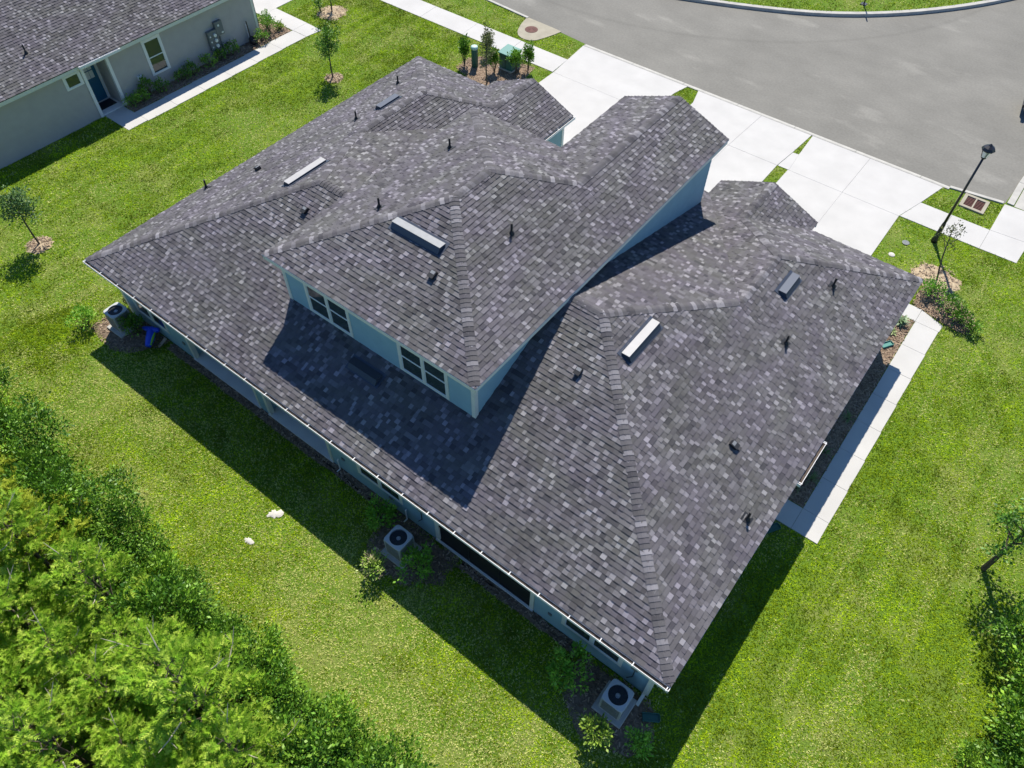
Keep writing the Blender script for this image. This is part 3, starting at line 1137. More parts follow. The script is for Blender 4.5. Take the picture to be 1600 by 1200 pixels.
# dark screened porch: frame and screen panels
fr = MB()
xs = np.linspace(4.0, 7.36, 4)
for a in xs[1:-1]:
    fr.box(a - .025, a + .025, WY - .004, WY + .046, .09, 2.3)
fr.box(4.0, 7.36, WY - .004, WY + .046, .09, .15)
fr.box(4.0, 7.36, WY - .004, WY + .046, .95, 1.0)
fr.build('screen_frame', M['black'], house)
for a, b in zip(xs, xs[1:]):
    MB().box(a + .026, b - .026, WY + .012, WY + .02, .151, 2.3).build('screen_panel', M['screen'], house)


def gable(x0, x1, xm_, y, z0, zt):
    m_ = MB()
    m_.mesh([(x0, y, z0), (x1, y, z0), (xm_, y, zt), (x0, y - .08, z0), (x1, y - .08, z0), (xm_, y - .08, zt)], [(0, 2, 1), (3, 4, 5), (0, 3, 5, 2), (1, 2, 5, 4), (0, 1, 4, 3)])
    m_.build('gable_wall', M['siding'], house)


wall('wall', (XRW, WY), (XRW, 16.8), 0, ZT, (1, 0), M['siding'], house, [(6.9, 7.9, .1, 2.15)])
dr = MB().box(XRW - .05, XRW + .004, 7.33, 8.31, .1, 2.14).build('side_door', M['white'], house)
MB().box(XRW + .005, XRW + .05, 8.14, 8.18, 1.0, 1.05).build('door_handle', M['black'], dr)
wall('wall', (XLW, 16.8), (XLW, WY), 0, ZT, (-1, 0), M['siding'], house)
wall('wall', (XRW, 16.8), (7.3, 16.8), 0, ZT, (0, 1), M['siding'], house)
wall('wall', (-7.4, 16.8), (XLW, 16.8), 0, ZT, (0, 1), M['siding'], house)
for x0, x1 in ((3.85, 7.3), (-7.4, -3.62)):
    wall('wall', (x1, 17.36), (x0, 17.36), 0, ZT, (0, 1), M['siding'], house, [(.35, x1 - x0 - .35, 0, 2.15)])
    xm_ = (xe + xg) / 2 if x0 > 0 else (xeL + xgL) / 2
    gable(x0, x1, xm_, 17.36, ZT, H + T * (gR if x0 > 0 else gL) - .06)
    gd = MB().box(x0 + .35, x1 - .35, 17.26, 17.31, .02, 2.14).build('garage_door', M['white'], house)
    for k in range(1, 4):
        MB().box(x0 + .37, x1 - .37, 17.311, 17.318, .02 + k * .53 - .006, .02 + k * .53 + .006).build('panel_joint', M['acdark'], gd)
wall('wall', (-3.62, 12.0), (-3.62, 17.36), 0, ZT, (1, 0), M['siding'], house)
wall('wall', (7.3, 16.8), (7.3, 17.36), 0, ZT, (1, 0), M['siding'], house)
wall('wall', (-7.4, 17.36), (-7.4, 16.8), 0, ZT, (-1, 0), M['siding'], house)
MB().box(-3.66, -3.585, 17.26, 17.40, 0, ZT).build('corner_trim', M['white'], house)
# upper storey walls
UX, UY, UT = 3.725, V1 + .32, H2 - .2
uh = [(-2.72 + UX, -1.06 + UX, 3.98, 5.20), (1.04 + UX, 2.70 + UX, 3.98, 5.20)]
wall('wall', (-UX, UY), (UX, UY), 3.3, UT, SY, M['siding'], house, uh)
window(house, (0, UY), (1, 0), SY, -2.72, -1.06, 3.98, 5.20, 2, True, .10)
window(house, (0, UY), (1, 0), SY, 1.04, 2.70, 3.98, 5.20, 2, True, .10)
wall('wall', (UX, UY), (UX, 15.7), 2.6, UT, (1, 0), M['siding'], house)
wall('wall', (-UX, 11.68), (-UX, UY), 2.6, UT, (-1, 0), M['siding'], house)
wall('wall', (.12, 11.68), (-UX, 11.68), 0, UT, (0, 1), M['siding'], house)
wall('wall', (.12, 15.7), (.12, 11.68), 0, UT, (-1, 0), M['siding'], house)
wall('wall', (UX, 15.7), (.12, 15.7), 0, UT, (0, 1), M['siding'], house, [(.4, 3.2, 0, 2.15)])
gable(.12, UX, XR - EE, 15.7, UT, H2 + TU * EE - .06)
MB().box(.5, 3.35, 15.56, 15.62, .02, 2.14).build('garage_door', M['white'], house)
ct = MB()
ct.box(UX - .10, UX + .027, UY - .028, UY - .001, 3.3, UT)
ct.box(UX + .001, UX + .028, UY, UY + .11, 3.3, UT)
ct.build('corner_trim', M['trim'], house)
ct = MB()
ct.box(-UX - .027, -UX + .10, UY - .028, UY - .001, 3.3, UT)
ct.box(-UX - .028, -UX - .001, UY, UY + .11, 3.3, UT)
ct.build('corner_trim', M['trim'], house)
# ---- vents and pipes on the roof
def roof_frame(nrm):
    N = Vector(nrm).normalized()
    V = (Vector((0, 0, 1)) - N * N.z).normalized()
    return V.cross(N).normalized(), V, N


def long_vent(c, nrm, L, m_top, label):
    U, V, N = roof_frame(nrm)
    c = Vector(c)
    w = .17
    pr = [(w, .0), (w, .075), (-.035, .165), (-w - .02, .050), (-w - .02, .0)]
    b = MB()
    n = len(pr)
    b.mesh([c + U * sg * (L / 2 - .01) + V * v_ + N * h_ for sg in (-1, 1) for v_, h_ in pr], [tuple(range(n)), tuple(range(2 * n - 1, n - 1, -1))] + [(i, n + i, n + (i + 1) % n, (i + 1) % n) for i in range(n)])
    b.obox(c, U, V, N, -L / 2 - .08, L / 2 + .08, -w - .06, w + .10, .012, .0265)
    o = b.build('roof_vent', M['ventdark'], house)
    o['label'] = label
    h = MB()
    h.mesh([c + U * a + V * bb + N * hh for a in (-L / 2, L / 2) for bb, hh in ((-.045, .184), (w + .015, .088), (w + .015, .078), (-.045, .172))],
           [(0, 1, 2, 3), (7, 6, 5, 4), (0, 4, 5, 1), (1, 5, 6, 2), (2, 6, 7, 3), (3, 7, 4, 0)])
    h.build('vent_hood', m_top, o)


long_vent((-.13, 4.86, H2 + TU * (4.86 - V1)), uRear, 1.80, M['galv'], 'long silver vent on the upper rear roof slope')
long_vent((6.27, 6.80, H + T * (HW - 6.27)), nRight, 1.62, M['ventwhite'], 'long white vent below the ridge of the slope over the side path')
long_vent((8.42, 12.42, H + T * (HW - 8.42)), nRight, 1.02, M['ventdark'], 'short slate blue vent on the slope over the side path')
long_vent((-6.92, 6.40, H + T * (HW - 6.92)), nLeft, 1.72, M['ventwhite'], 'long pale vent on the slope facing the greige house')
long_vent((-8.45, 12.0, H + T * (HW - 8.45)), nLeft, 1.08, M['ventdark'], 'short slate vent on the slope facing the greige house near the street')
long_vent((.02, 1.98, H + T * 1.98), nRear, 1.15, M['ventshade'], 'dark vent in the shade below the upper windows')


def vent_pipe(c, nrm, h=.38, r=.034):
    U, V, N = roof_frame(nrm)
    c = Vector(c)
    p = MB()
    p.tube([c - Vector((0, 0, .03)), c + Vector((0, 0, h))], r, 10)
    o = p.build('vent_pipe', M['pipe'], house)
    f = MB()
    f.obox(c, U, V, N, -.14, .14, -.13, .17, .016, .022)
    f.tube([c + N * .02, c + N * .02 + Vector((0, 0, .10))], [.085, .042], 10)
    f.build('flashing', M['pipe'], o)


def cap_vent(c, nrm):
    U, V, N = roof_frame(nrm)
    c = Vector(c)
    b = MB().obox(c, U, V, N, -.08, .08, -.12, .11, .012, .10)
    b.obox(c, U, V, N, -.095, .095, -.14, .08, .10, .13)
    o = b.build('exhaust_vent', M['pipe'], house)
    MB().obox(c, U, V, N, -.07, .07, -.02, .075, .131, .140).build('vent_glint', M['galv'], o)  # small bright plate standing in for the highlight on the dark cap


for x, y in ((-9.87, 14.02), (-8.85, 10.62), (-11.35, 5.0)):
    vent_pipe((x, y, H + T * (HW + x)), nLeft)
cap_vent((-9.95, 6.5, H + T * (HW - 9.95)), nLeft)
for x, y in ((9.33, 10.53), (9.47, 13.81), (11.1, 4.92)):
    vent_pipe((x, y, H + T * (HW - x)), nRight)
cap_vent((9.76, 6.36, H + T * (HW - 9.76)), nRight)
cap_vent((-5.36, 4.98, H + T * 4.98), nRear)
cap_vent((5.46, 4.96, H + T * 4.96), nRear)
cap_vent((1.03, 4.16, H2 + TU * (4.16 - V1)), uRear)
vent_pipe((1.76, 6.70, H2 + TU * (XR - 1.76)), uRight)
vent_pipe((-2.08, 5.29, H2 + TU * (XR - 2.08)), uLeft)
vent_pipe((-2.53, 9.0, H2 + TU * (XR - 2.53)), uLeft)

# ---- small fittings on the rear wall
def conduit_box(x, z, drop):
    o = MB().box(x - .10, x + .10, WY - .10, WY - .016, z, z + .26).build('disconnect_box', M['meter'], house)
    MB().tube([(x + .02, WY - .05, z), (x + .02, WY - .05, z - drop), (x - .10, WY - .10, z - drop - .18)], .014, 6).build('conduit', M['black'], o)


conduit_box(3.35, 1.30, .55)
conduit_box(10.72, 1.25, .6)
for x, z in ((-7.9, .6), (.05, .75), (2.05, .5), (8.05, .62)):
    MB().box(x - .06, x + .06, WY - .05, WY - .016, z, z + .11).build('outlet_cover', M['meter'], house)
for x in (-.18, 2.72):
    p = MB().tube([(x, WY - .05, .62), (x, WY - .09, .60), (x, WY - .09, .08), (x - .02, WY - .22, .05)], .022, 8)
    p.build('drain_pipe', M['white'], house)
for x in (XRW - .07, ):
    m_ = MB().box(x - .045, x + .045, WY - .10, WY - .03, .15, H - .14)
    m_.obox((x, WY - .06, .15), (1, 0, 0), (0, -1, -.25), (0, -.25, 1), -.045, .045, 0, .35, -.03, .03)
    m_.build('downspout', M['trim'], house)
m_ = MB().box(XLW - .1, XLW - .03, WY + .2, WY + .29, .15, H - .14)
m_.build('downspout', M['pipe'], house)

# ------------------------------------------------------------------ neighbour's house
nb = empty('neighbour_house', (0, 0, 0), 'greige lap-sided house with a blue side door and electric meters', 'house')
NX, NZ = -23.22, 2.62
nx_e, nz_e, ny1, ny0 = -22.83, 2.80, 17.42, -9.0
nr = Roof(nb, nz_e, 'neighbour')
RX = 7.4
ridge_x, ridge_z = nx_e - RX, nz_e + T * RX
nr.slope([[(nx_e, ny0, nz_e), (nx_e, ny1, nz_e), (ridge_x, ny1 - RX, ridge_z), (ridge_x, ny0 + RX, ridge_z)]], 'right', nz_e)
nr.slope([[(nx_e, ny1, nz_e), (nx_e - 2 * RX, ny1, nz_e), (ridge_x, ny1 - RX, ridge_z)]], 'front', nz_e)
nr.slope([[(nx_e - 2 * RX, ny1, nz_e), (nx_e - 2 * RX, ny0, nz_e), (ridge_x, ny0 + RX, ridge_z), (ridge_x, ny1 - RX, ridge_z)]], 'left', nz_e)
nr.slope([[(nx_e, ny0, nz_e), (nx_e - 2 * RX, ny0, nz_e), (ridge_x, ny0 + RX, ridge_z)]], 'rear', nz_e)
nr.cap((nx_e, ny1, nz_e), (ridge_x, ny1 - RX, ridge_z), nRight, nFront)
nr.finish(0, 0)
f_ = MB()
edge_board(f_, (nx_e - .025, ny0, nz_e), (nx_e - .025, ny1, nz_e), (1, 0, 0), -.17, -.03, .022)
edge_board(f_, (nx_e, ny1 - .025, nz_e), (nx_e - 2 * RX, ny1 - .025, nz_e), (0, 1, 0), -.17, -.03, .022)
f_.build('fascia', M['trim'], nb)
gutter((nx_e, 7.0, nz_e), (nx_e, 9.1, nz_e), (1, 0, 0), nb, False)
MB().box(NX - .0, nx_e - .03, ny0 + .1, ny1 - .03, nz_e - .2, nz_e - .178).build('soffit', M['trim'], nb)
WN = (1, 0)
holes = [(6.27, 7.05, 1.78, 2.44), (7.26, 8.46, 0, 2.44), (10.40, 11.36, .66, 2.38)]
yb0 = -8.6
wall('wall', (NX, yb0), (NX, 17.0), 0, NZ, WN, M['siding2'], nb, [(a - yb0, b - yb0, c, d) for a, b, c, d in holes])
wall('wall', (NX, 17.0), (NX - 13, 17.0), 0, NZ, (0, 1), M['siding2'], nb)
window(nb, (NX, 0), (0, 1), WN, 6.36, 6.98, 1.86, 2.36, 1, False, .12, M['white'])
window(nb, (NX, 0), (0, 1), WN, 10.48, 11.28, .74, 2.30, 1, True, .12, M['white'])
ct = MB().box(NX + .001, NX + .03, 16.86, 17.03, 0, NZ)
ct.box(NX - .13, NX + .03, 17.0, 17.03, 0, NZ)
ct.build('corner_trim', M['trim'], nb)
for y0 in (7.14, 8.44):
    MB().box(NX - .10, NX + .05, y0, y0 + .14, 0, 2.5).build('post_trim', M['white'], nb)
MB().box(NX - .10, NX + .048, 7.281, 8.439, 2.40, 2.54).build('header_trim', M['white'], nb)
wall('recess_wall', (NX - .1, 8.44), (NX - 1.15, 8.44), 0, 2.5, (0, -1), M['siding2'], nb)
wall('recess_wall', (NX - 1.15, 7.28), (NX - .1, 7.28), 0, 2.5, (0, 1), M['siding2'], nb)
MB().box(NX - 1.2, NX - .12, 7.28, 8.44, 2.5, 2.52).build('recess_ceiling', M['ceiling'], nb)
MB().box(NX - 1.15, NX + .02, 7.30, 8.42, -.04, .09).build('door_step', M['concrete2'], nb)
dx = NX - 1.10
dt = MB().box(dx - .05, dx, 7.29, 7.40, .09, 2.45)
dt.box(dx - .05, dx, 8.30, 8.43, .09, 2.45)
dt.box(dx - .05, dx, 7.40, 8.30, 2.15, 2.45)
dt.build('door_frame', M['white'], nb)
dr = MB().box(dx - .06, dx - .01, 7.405, 8.295, .10, 2.145).build('door', M['door'], nb)
for y0 in (7.52, 7.73, 7.94):
    for z0, z1 in ((1.25, 1.60), (1.65, 2.0)):
        MB().box(dx - .012, dx - .004, y0, y0 + .19, z0, z1).build('pane', M['meterface'], dr)
MB().box(dx - .009, dx + .04, 7.47, 7.50, 1.0, 1.12).build('door_handle', M['galv'], dr)
MB().box(NX - .98, NX - .35, 7.45, 8.3, .091, .105).build('door_mat', M['black'], nb)
# meter bank
mbk = MB().box(NX + .016, NX + .20, 13.80, 14.32, .55, 1.50).build('meter_bank', M['meter'], nb)
for k in range(3):
    MB().tube([(NX + .20, 14.17, .72 + k * .27), (NX + .27, 14.17, .72 + k * .27)], .085, 14).build('meter', M['meterface'], mbk)
    MB().box(NX + .201, NX + .215, 13.87, 13.94, .68 + k * .27, .75 + k * .27).build('meter_latch', M['meterface'], mbk)
g2 = MB().box(NX + .016, NX + .19, 14.34, 14.78, 1.12, 1.80).build('service_panel', M['meter'], nb)
MB().box(NX + .191, NX + .205, 14.48, 14.58, 1.56, 1.66).build('panel_label', M['meterface'], g2)
MB().box(NX + .191, NX + .205, 14.62, 14.74, 1.18, 1.25).build('panel_label', M['meterface'], g2)
MB().tube([(NX + .10, 14.5, 1.12), (NX + .10, 14.5, .05)], .035, 8).build('conduit', M['meter'], g2)
MB().tube([(NX + .08, 14.05, .55), (NX + .08, 14.05, .05)], .035, 8).build('conduit', M['meter'], mbk)
MB().box(NX + .016, NX + .09, 9.55, 9.78, .80, 1.02).build('junction_box', M['meterface'], nb)
MB().tube([(NX + .06, 16.2, .12), (NX + .06, 16.2, 1.0)], .02, 8).build('standpipe', M['white'], nb)
_h = house
house = nb
nx1 = -25.9
cap_vent((nx1, 5.3, nz_e + T * (nx_e - nx1)), nRight)
vent_pipe((-24.3, 5.75, nz_e + T * (nx_e + 24.3)), nRight, .4)
house = _h
hz = empty('hose_reel', (-22.82, 16.2, .0), 'dark hose reel pot standing by the greige wall corner', 'hose reel')
MB().lathe([(.17, .04), (.22, .12), (.22, .34), (.19, .36), (.15, .30), (.0001, .28)], (0, 0, 0), 16).build('pot', M['black'], hz, True)
MB().tube([(-.2, 0, .3), (-.24, .02, .75), (-.26, .02, 1.15)], .028, 8).build('hose', M['black'], hz)

# ------------------------------------------------------------------ condensers on pads
def condenser(loc, rz, lab, plab, w=.315, h=.80):
    pad = MB().prism([(-.44, -.44), (.44, -.44), (.44, .44), (-.44, .44)], -.04, .075).build('condenser_pad', M['curb'], bevel=.02)
    pad.location = (loc[0], loc[1], .03)
    pad.rotation_euler = (0, 0, rz)
    tag(pad, plab, 'pad')
    e = empty('condenser', (loc[0], loc[1], .105), lab, 'air conditioner', 'outdoor condensers along the rear wall', rz)

    def rr(w, r, n=5):
        p = []
        for cx, cy, a0 in ((w - r, w - r, 0), (-w + r, w - r, 90), (-w + r, -w + r, 180), (w - r, -w + r, 270)):
            for k in range(n + 1):
                a = math.radians(a0 + 90 * k / n)
                p.append((cx + r * math.cos(a), cy + r * math.sin(a)))
        return p
    MB().prism(rr(w - .02, .06), 0, h - .05).build('casing', M['acdark'], e)
    MB().prism(rr(w, .07), 0, .05).build('base_pan', M['acgrey'], e)
    fins = MB()
    n = 22
    for k in range(n):
        z = .06 + k * (h - .13) / n
        for s_ in (-1, 1):
            fins.box(-w + .06, w - .06, min(s_ * (w - .018), s_ * (w + .001)), max(s_ * (w - .018), s_ * (w + .001)), z, z + .018)
            fins.box(min(s_ * (w - .018), s_ * (w + .001)), max(s_ * (w - .018), s_ * (w + .001)), -w + .06, w - .06, z, z + .018)
    o = fins.build('louvres', M['acside'], e)
    o['kind'] = 'stuff'
    for sx in (-1, 1):
        for sy in (-1, 1):
            MB().box(min(sx * (w - .07), sx * w), max(sx * (w - .07), sx * w), min(sy * (w - .07), sy * w), max(sy * (w - .07), sy * w), .05, h - .05).build('corner_post', M['acgrey'], e, bevel=.02)
    # top plate with fan opening
    outer = []
    for k in range(56):
        t = 2 * math.pi * k / 56
        q = (abs(math.cos(t)) ** 7 + abs(math.sin(t)) ** 7) ** (-1 / 7) * (w + .012)
        outer.append((q * math.cos(t), q * math.sin(t)))
    m_ = MB()
    no = len(outer)
    R = w * .82
    inner = [(R * math.cos(math.atan2(p[1], p[0])), R * math.sin(math.atan2(p[1], p[0]))) for p in outer]
    vv = [(*p, h - .05) for p in outer] + [(*p, h - .012) for p in outer] + [(p[0] * .97, p[1] * .97, h) for p in outer] + [(*p, h + .006) for p in inner] + [(*p, h - .12) for p in inner]
    ff = []
    for r in range(4):
        for i in range(no):
            j = (i + 1) % no
            ff.append((r * no + i, r * no + j, (r + 1) * no + j, (r + 1) * no + i))
    ff.append(tuple(4 * no + i for i in range(no)))
    m_.mesh(vv, ff)
    top = m_.build('top_panel', M['acgrey'], e)
    MB().lathe([(R - .004, h - .115), (R - .004, h - .11), (.0001, h - .108)], (0, 0, 0), 28).build('fan_well', M['acdark'], top)
    fan = MB()
    for k in range(3):
        a = k * 2.094 + .4
        pts = []
        for rr_, dw, dz in ((.05, .03, 0), (R * .5, .085, .0), (R * .9, .11, 0)):
            pts.append((rr_, dw))
        U = Vector((math.cos(a), math.sin(a), 0))
        W = Vector((-math.sin(a), math.cos(a), 0))
        z0 = h - .075
        fan.mesh([U * pts[0][0] - W * pts[0][1] + Vector((0, 0, z0 - .02)), U * pts[1][0] - W * pts[1][1] + Vector((0, 0, z0 - .03)), U * pts[2][0] - W * pts[2][1] + Vector((0, 0, z0 - .03)),
                  U * pts[2][0] + W * pts[2][1] + Vector((0, 0, z0 + .02)), U * pts[1][0] + W * pts[1][1] + Vector((0, 0, z0 + .02)), U * pts[0][0] + W * pts[0][1] + Vector((0, 0, z0))], [(0, 1, 2, 3, 4, 5)])
    fan.lathe([(.075, h - .1), (.075, h - .055), (.06, h - .045), (.0001, h - .04)], (0, 0, 0), 14)
    fan.build('fan', M['acfan'], top)
    gr = MB()
    for k in range(6):
        r_ = R * (.25 + .15 * k)
        gr.tube([(r_ * math.cos(t), r_ * math.sin(t), h + .004) for t in np.linspace(0, 2 * math.pi, 25)], .0028, 4)
    for k in range(10):
        a = k * math.pi / 5
        gr.tube([(0.03 * math.cos(a), .03 * math.sin(a), h + .008), (R * math.cos(a), R * math.sin(a), h + .008)], .003, 4)
    o = gr.build('guard_grille', M['acdark'], top)
    o['kind'] = 'stuff'
    return e


condenser((-10.88, -.22), .02, 'grey condenser by the blue float under the first pair of rear windows', 'concrete pad under the condenser by the blue float')
condenser((3.28, -.54), 0, 'grey condenser just beside the dark screened porch', 'concrete pad under the condenser beside the screened porch')
condenser((10.71, -.33), 0, 'grey condenser by the rear corner with the bent downspout', 'concrete pad under the condenser at the rear corner')

# ------------------------------------------------------------------ things by the house
fl = empty('pool_float', (-9.55, .02, .06), 'bright blue inflatable float lying by the rear wall', 'pool float', rz=.25)


def blob_tube(pts, rad, n=12):
    m_ = MB()
    pts = [Vector(p) for p in pts]
    k = len(pts)
    P_ = smooth_poly3(pts, 2)
    R_ = list(np.interp(np.linspace(0, 1, len(P_)), np.linspace(0, 1, k), rad))
    m_.tube(P_, R_, n)
    return m_


def smooth_poly3(p, it):
    for _ in range(it):
        q = [p[0]]
        for a, b in zip(p, p[1:]):
            q += [a * .75 + b * .25, a * .25 + b * .75]
        p = q + [p[-1]]
    return p


blob_tube([(-.10, .28, .30), (.0, .12, .30), (.10, -.08, .22), (.22, -.42, .12)], [.05, .15, .16, .09]).build('body', M['blue'], fl, True)
blob_tube([(-.42, .14, .26), (-.2, .16, .30), (.0, .15, .30), (.26, .26, .34)], [.04, .10, .12, .06]).build('arm', M['blue'], fl, True)
blob_tube([(.16, .12, .30), (.24, -.10, .28), (.30, -.36, .16)], [.03, .05, .03]).build('stripe', M['lime'], fl, True)
sb = MB().obox((0, 0, 0), (.15, -.98, 0), (.98, .15, 0), (0, 0, 1), 0, .8, 0, .12, 0, .05).build('tan_board', M['tan'], bevel=.02)
sb.location = (-9.22, .34, .06)
sb.rotation_euler = (math.radians(14), 0, 0)
tag(sb, 'narrow tan board lying between the blue float and the wall', 'board')

ch = empty('patio_chair', (-5.55, 1.25, .09), 'black patio chair pushed under the porch roof beside a table', 'chair', rz=.5)
MB().box(-.26, .26, -.26, .26, .40, .44).build('seat', M['black'], ch, bevel=.02)
MB().obox((0, .25, .42), (1, 0, 0), (0, .25, 1), (0, -1, .25), -.26, .26, 0, .5, -.02, .02).build('backrest', M['black'], ch)
for sx in (-1, 1):
    for sy in (-1, 1):
        MB().tube([(sx * .24, sy * .24, .42), (sx * .27, sy * .27, 0)], .016, 6).build('leg', M['black'], ch)
    MB().tube([(sx * .27, -.24, .42), (sx * .28, -.22, .64), (sx * .28, .26, .66)], .016, 6).build('armrest', M['black'], ch)
tb = empty('patio_table', (-6.25, 1.45, .09), 'small black round patio table in the porch with the black chair', 'table')
MB().lathe([(.34, .66), (.36, .68), (.36, .70), (.0001, .70)], (0, 0, 0), 20).build('tabletop', M['black'], tb)
MB().tube([(0, 0, 0), (0, 0, .66)], .03, 8).build('pedestal', M['black'], tb)
MB().lathe([(.22, 0), (.22, .02), (.05, .05), (.0001, .05)], (0, 0, 0), 16).build('base', M['black'], tb)

for x, y, rz, lab in ((11.78, 16.45, -.55, 'green splash block on the mulch by the side path'), (11.75, 7.0, -.55, 'dark green splash block by the end of the side path'), (11.65, -.02, -1.0, 'dark splash block under the bent downspout')):
    m_ = MB()
    m_.box(-.09, .09, -.22, .22, 0, .03)
    m_.box(-.11, -.09, -.24, .22, 0, .08)
    m_.box(.09, .11, -.24, .22, 0, .08)
    m_.box(-.09, .09, .22, .24, 0, .08)
    o = m_.build('splash_block', M['tgreen2'] if y < 16 else M['tgreen'], bevel=.008)
    o.location = (x, y, .05 if y > 8 else .03)
    o.rotation_euler = (0, 0, rz)
    tag(o, lab, 'splash block')

for i, (x, y, r, lab) in enumerate(((-.64, -2.05, .20, 'large white sand patch on the back lawn'), (-.55, -3.12, .13, 'small white sand patch on the back lawn near the shrubs'), (10.14, 21.4, .13, 'round white cleanout cover in the front lawn'))):
    m_ = MB()
    rr_ = random.Random(i + 5)
    n = 22
    ring = [(r * rr_.uniform(.55, 1.2) * (1 + .3 * math.sin(k * 6.283 / n * 2 + i)) if i < 2 else r) for k in range(n)]
    vv = [(ring[k] * math.cos(k * 6.283 / n), ring[k] * math.sin(k * 6.283 / n), .0) for k in range(n)] + [(ring[k] * .6 * math.cos(k * 6.283 / n), ring[k] * .6 * math.sin(k * 6.283 / n), .03) for k in range(n)] + [(0, 0, .035)]
    m_.mesh(vv, [(k, (k + 1) % n, n + (k + 1) % n, n + k) for k in range(n)] + [(n + k, n + (k + 1) % n, 2 * n) for k in range(n)])
    o = m_.build('sand_patch' if i < 2 else 'cleanout_cover', M['sand'], smooth=True)
    o.location = (x, y, .02)
    tag(o, lab, 'sand' if i < 2 else 'cover')
    block(disc(x, y, r * .85, 8))
o = MB().lathe([(.15, 0), (.15, .012), (.13, .016), (.05, .016), (.0001, .012)], (0, 0, 0), 18).build('valve_cover', M['meter'])
o.location = (10.34, 22.46, .025)
tag(o, 'dark round valve cover sunk in the front lawn', 'cover')
block(disc(10.34, 22.46, .14, 10))

# street lamp
lp = empty('street_lamp', (11.23, 23.31, 0), 'tall black street lamp with lantern head beside the sidewalk', 'street lamp')
MB().lathe([(.13, 0), (.13, .12), (.10, .2), (.075, .9), (.058, 1.0), (.058, 1.02)], (0, 0, 0), 14).build('base', M['black'], lp, True)
MB().tube([(0, 0, 1.0), (0, 0, 4.05)], [.055, .042], 12).build('pole', M['black'], lp, True)
MB().lathe([(.05, 4.05), (.09, 4.08), (.10, 4.12), (.07, 4.14)], (0, 0, 0), 14).build('collar', M['black'], lp)
MB().lathe([(.10, 4.14), (.17, 4.42), (.17, 4.43)], (0, 0, 0), 8).build('lens', M['lens'], lp)
cage = MB()
for k in range(4):
    a = k * math.pi / 2 + .4
    cage.tube([(.105 * math.cos(a), .105 * math.sin(a), 4.13), (.18 * math.cos(a), .18 * math.sin(a), 4.43)], .012, 5)
cage.build('cage', M['black'], lp)
MB().lathe([(.24, 4.43), (.25, 4.46), (.20, 4.55), (.09, 4.62), (.03, 4.68), (.0001, 4.70)], (0, 0, 0), 8).build('lantern_cap', M['black'], lp)

# storm drain
sdn = empty('storm_drain', (11.80, 26.78, 0), 'concrete framed storm drain with two rusty grates in the verge', 'storm drain')
fr = MB()
fr.box(-.52, .52, -.50, -.36, -.05, .07)
fr.box(-.52, .52, .38, .52, -.05, .07)
fr.box(-.52, -.38, -.36, .38, -.05, .069)
fr.box(.38, .52, -.36, .38, -.05, .069)
fr.box(-.03, .03, -.36, .38, -.05, .066)
fr.build('frame', M['flare'], sdn)
for a, b in ((-.38, -.03), (.03, .38)):
    g = MB().box(a, b, -.36, .38, -.05, .02)
    go = g.build('grate', M['rust'], sdn)
    for k in range(7):
        MB().box(a + .01, b - .01, -.33 + k * .1, -.29 + k * .1, .021, .045).build('bar', M['rust'], go)
block(rect(11.28, 12.32, 26.28, 27.3))

# green utility cabinet and pedestal
tr = empty('transformer', (-10.72, 22.85, .02), 'green pad mounted transformer cabinet with sloping lid', 'transformer', rz=0)
MB().box(-.42, .42, -.42, .42, 0, .10).build('plinth', M['curb'], tr)
MB().box(-.40, .40, -.38, .38, .10, .86).build('cabinet', M['tgreen2'], tr, bevel=.015)
lid = MB()
lid.mesh([(-.45, -.43, .86), (.45, -.43, .86), (.45, .43, .86), (-.45, .43, .86), (-.45, -.43, .92), (.45, -.43, .92), (.45, .43, .98), (-.45, .43, .98)], [(3, 2, 1, 0), (4, 5, 6, 7), (0, 1, 5, 4), (1, 2, 6, 5), (2, 3, 7, 6), (3, 0, 4, 7)])
lid.build('lid', M['tgreen'], tr, bevel=.012)
MB().box(-.012, .012, -.392, -.381, .12, .84).build('door_seam', M['acdark'], tr)
pd = empty('utility_pedestal', (-12.2, 21.81, .02), 'round green utility pedestal with pale cap in the mulch', 'pedestal')
MB().lathe([(.17, 0), (.17, .98), (.165, 1.0)], (0, 0, 0), 20).build('post', M['tgreen2'], pd, True)
MB().lathe([(.19, .98), (.19, 1.06), (.17, 1.11), (.09, 1.14), (.0001, 1.145)], (0, 0, 0), 20).build('cap', M['pedcap'], pd, True)
# small post on the island
ip = empty('sign_post', (1.14, 40.9, .165), 'thin dark sign post with square foot on the round island', 'post')
MB().box(-.16, .16, -.16, .16, 0, .05).build('foot', M['black'], ip)
MB().tube([(0, 0, .05), (0, 0, 2.2)], .04, 8).build('pole', M['black'], ip)

# parked car, nose towards the houses' side kerb
car = empty('parked_car', (13.55, 36.05, .004), 'dark grey parked car on the road beyond the lamp', 'car', rz=math.radians(8))


def loft(secs, name, m, parent):
    m_ = MB()
    n = len(secs[0])
    vv = [p for s_ in secs for p in s_]
    ff = []
    for i in range(len(secs) - 1):
        for k in range(n):
            ff.append((i * n + k, i * n + (k + 1) % n, (i + 1) * n + (k + 1) % n, (i + 1) * n + k))
    ff += [tuple(range(n - 1, -1, -1)), tuple((len(secs) - 1) * n + k for k in range(n))]
    m_.mesh(vv, ff)
    o = m_.build(name, m, parent, True)
    sm = o.modifiers.new('sub', 'SUBSURF')
    sm.levels = sm.render_levels = 2
    return o


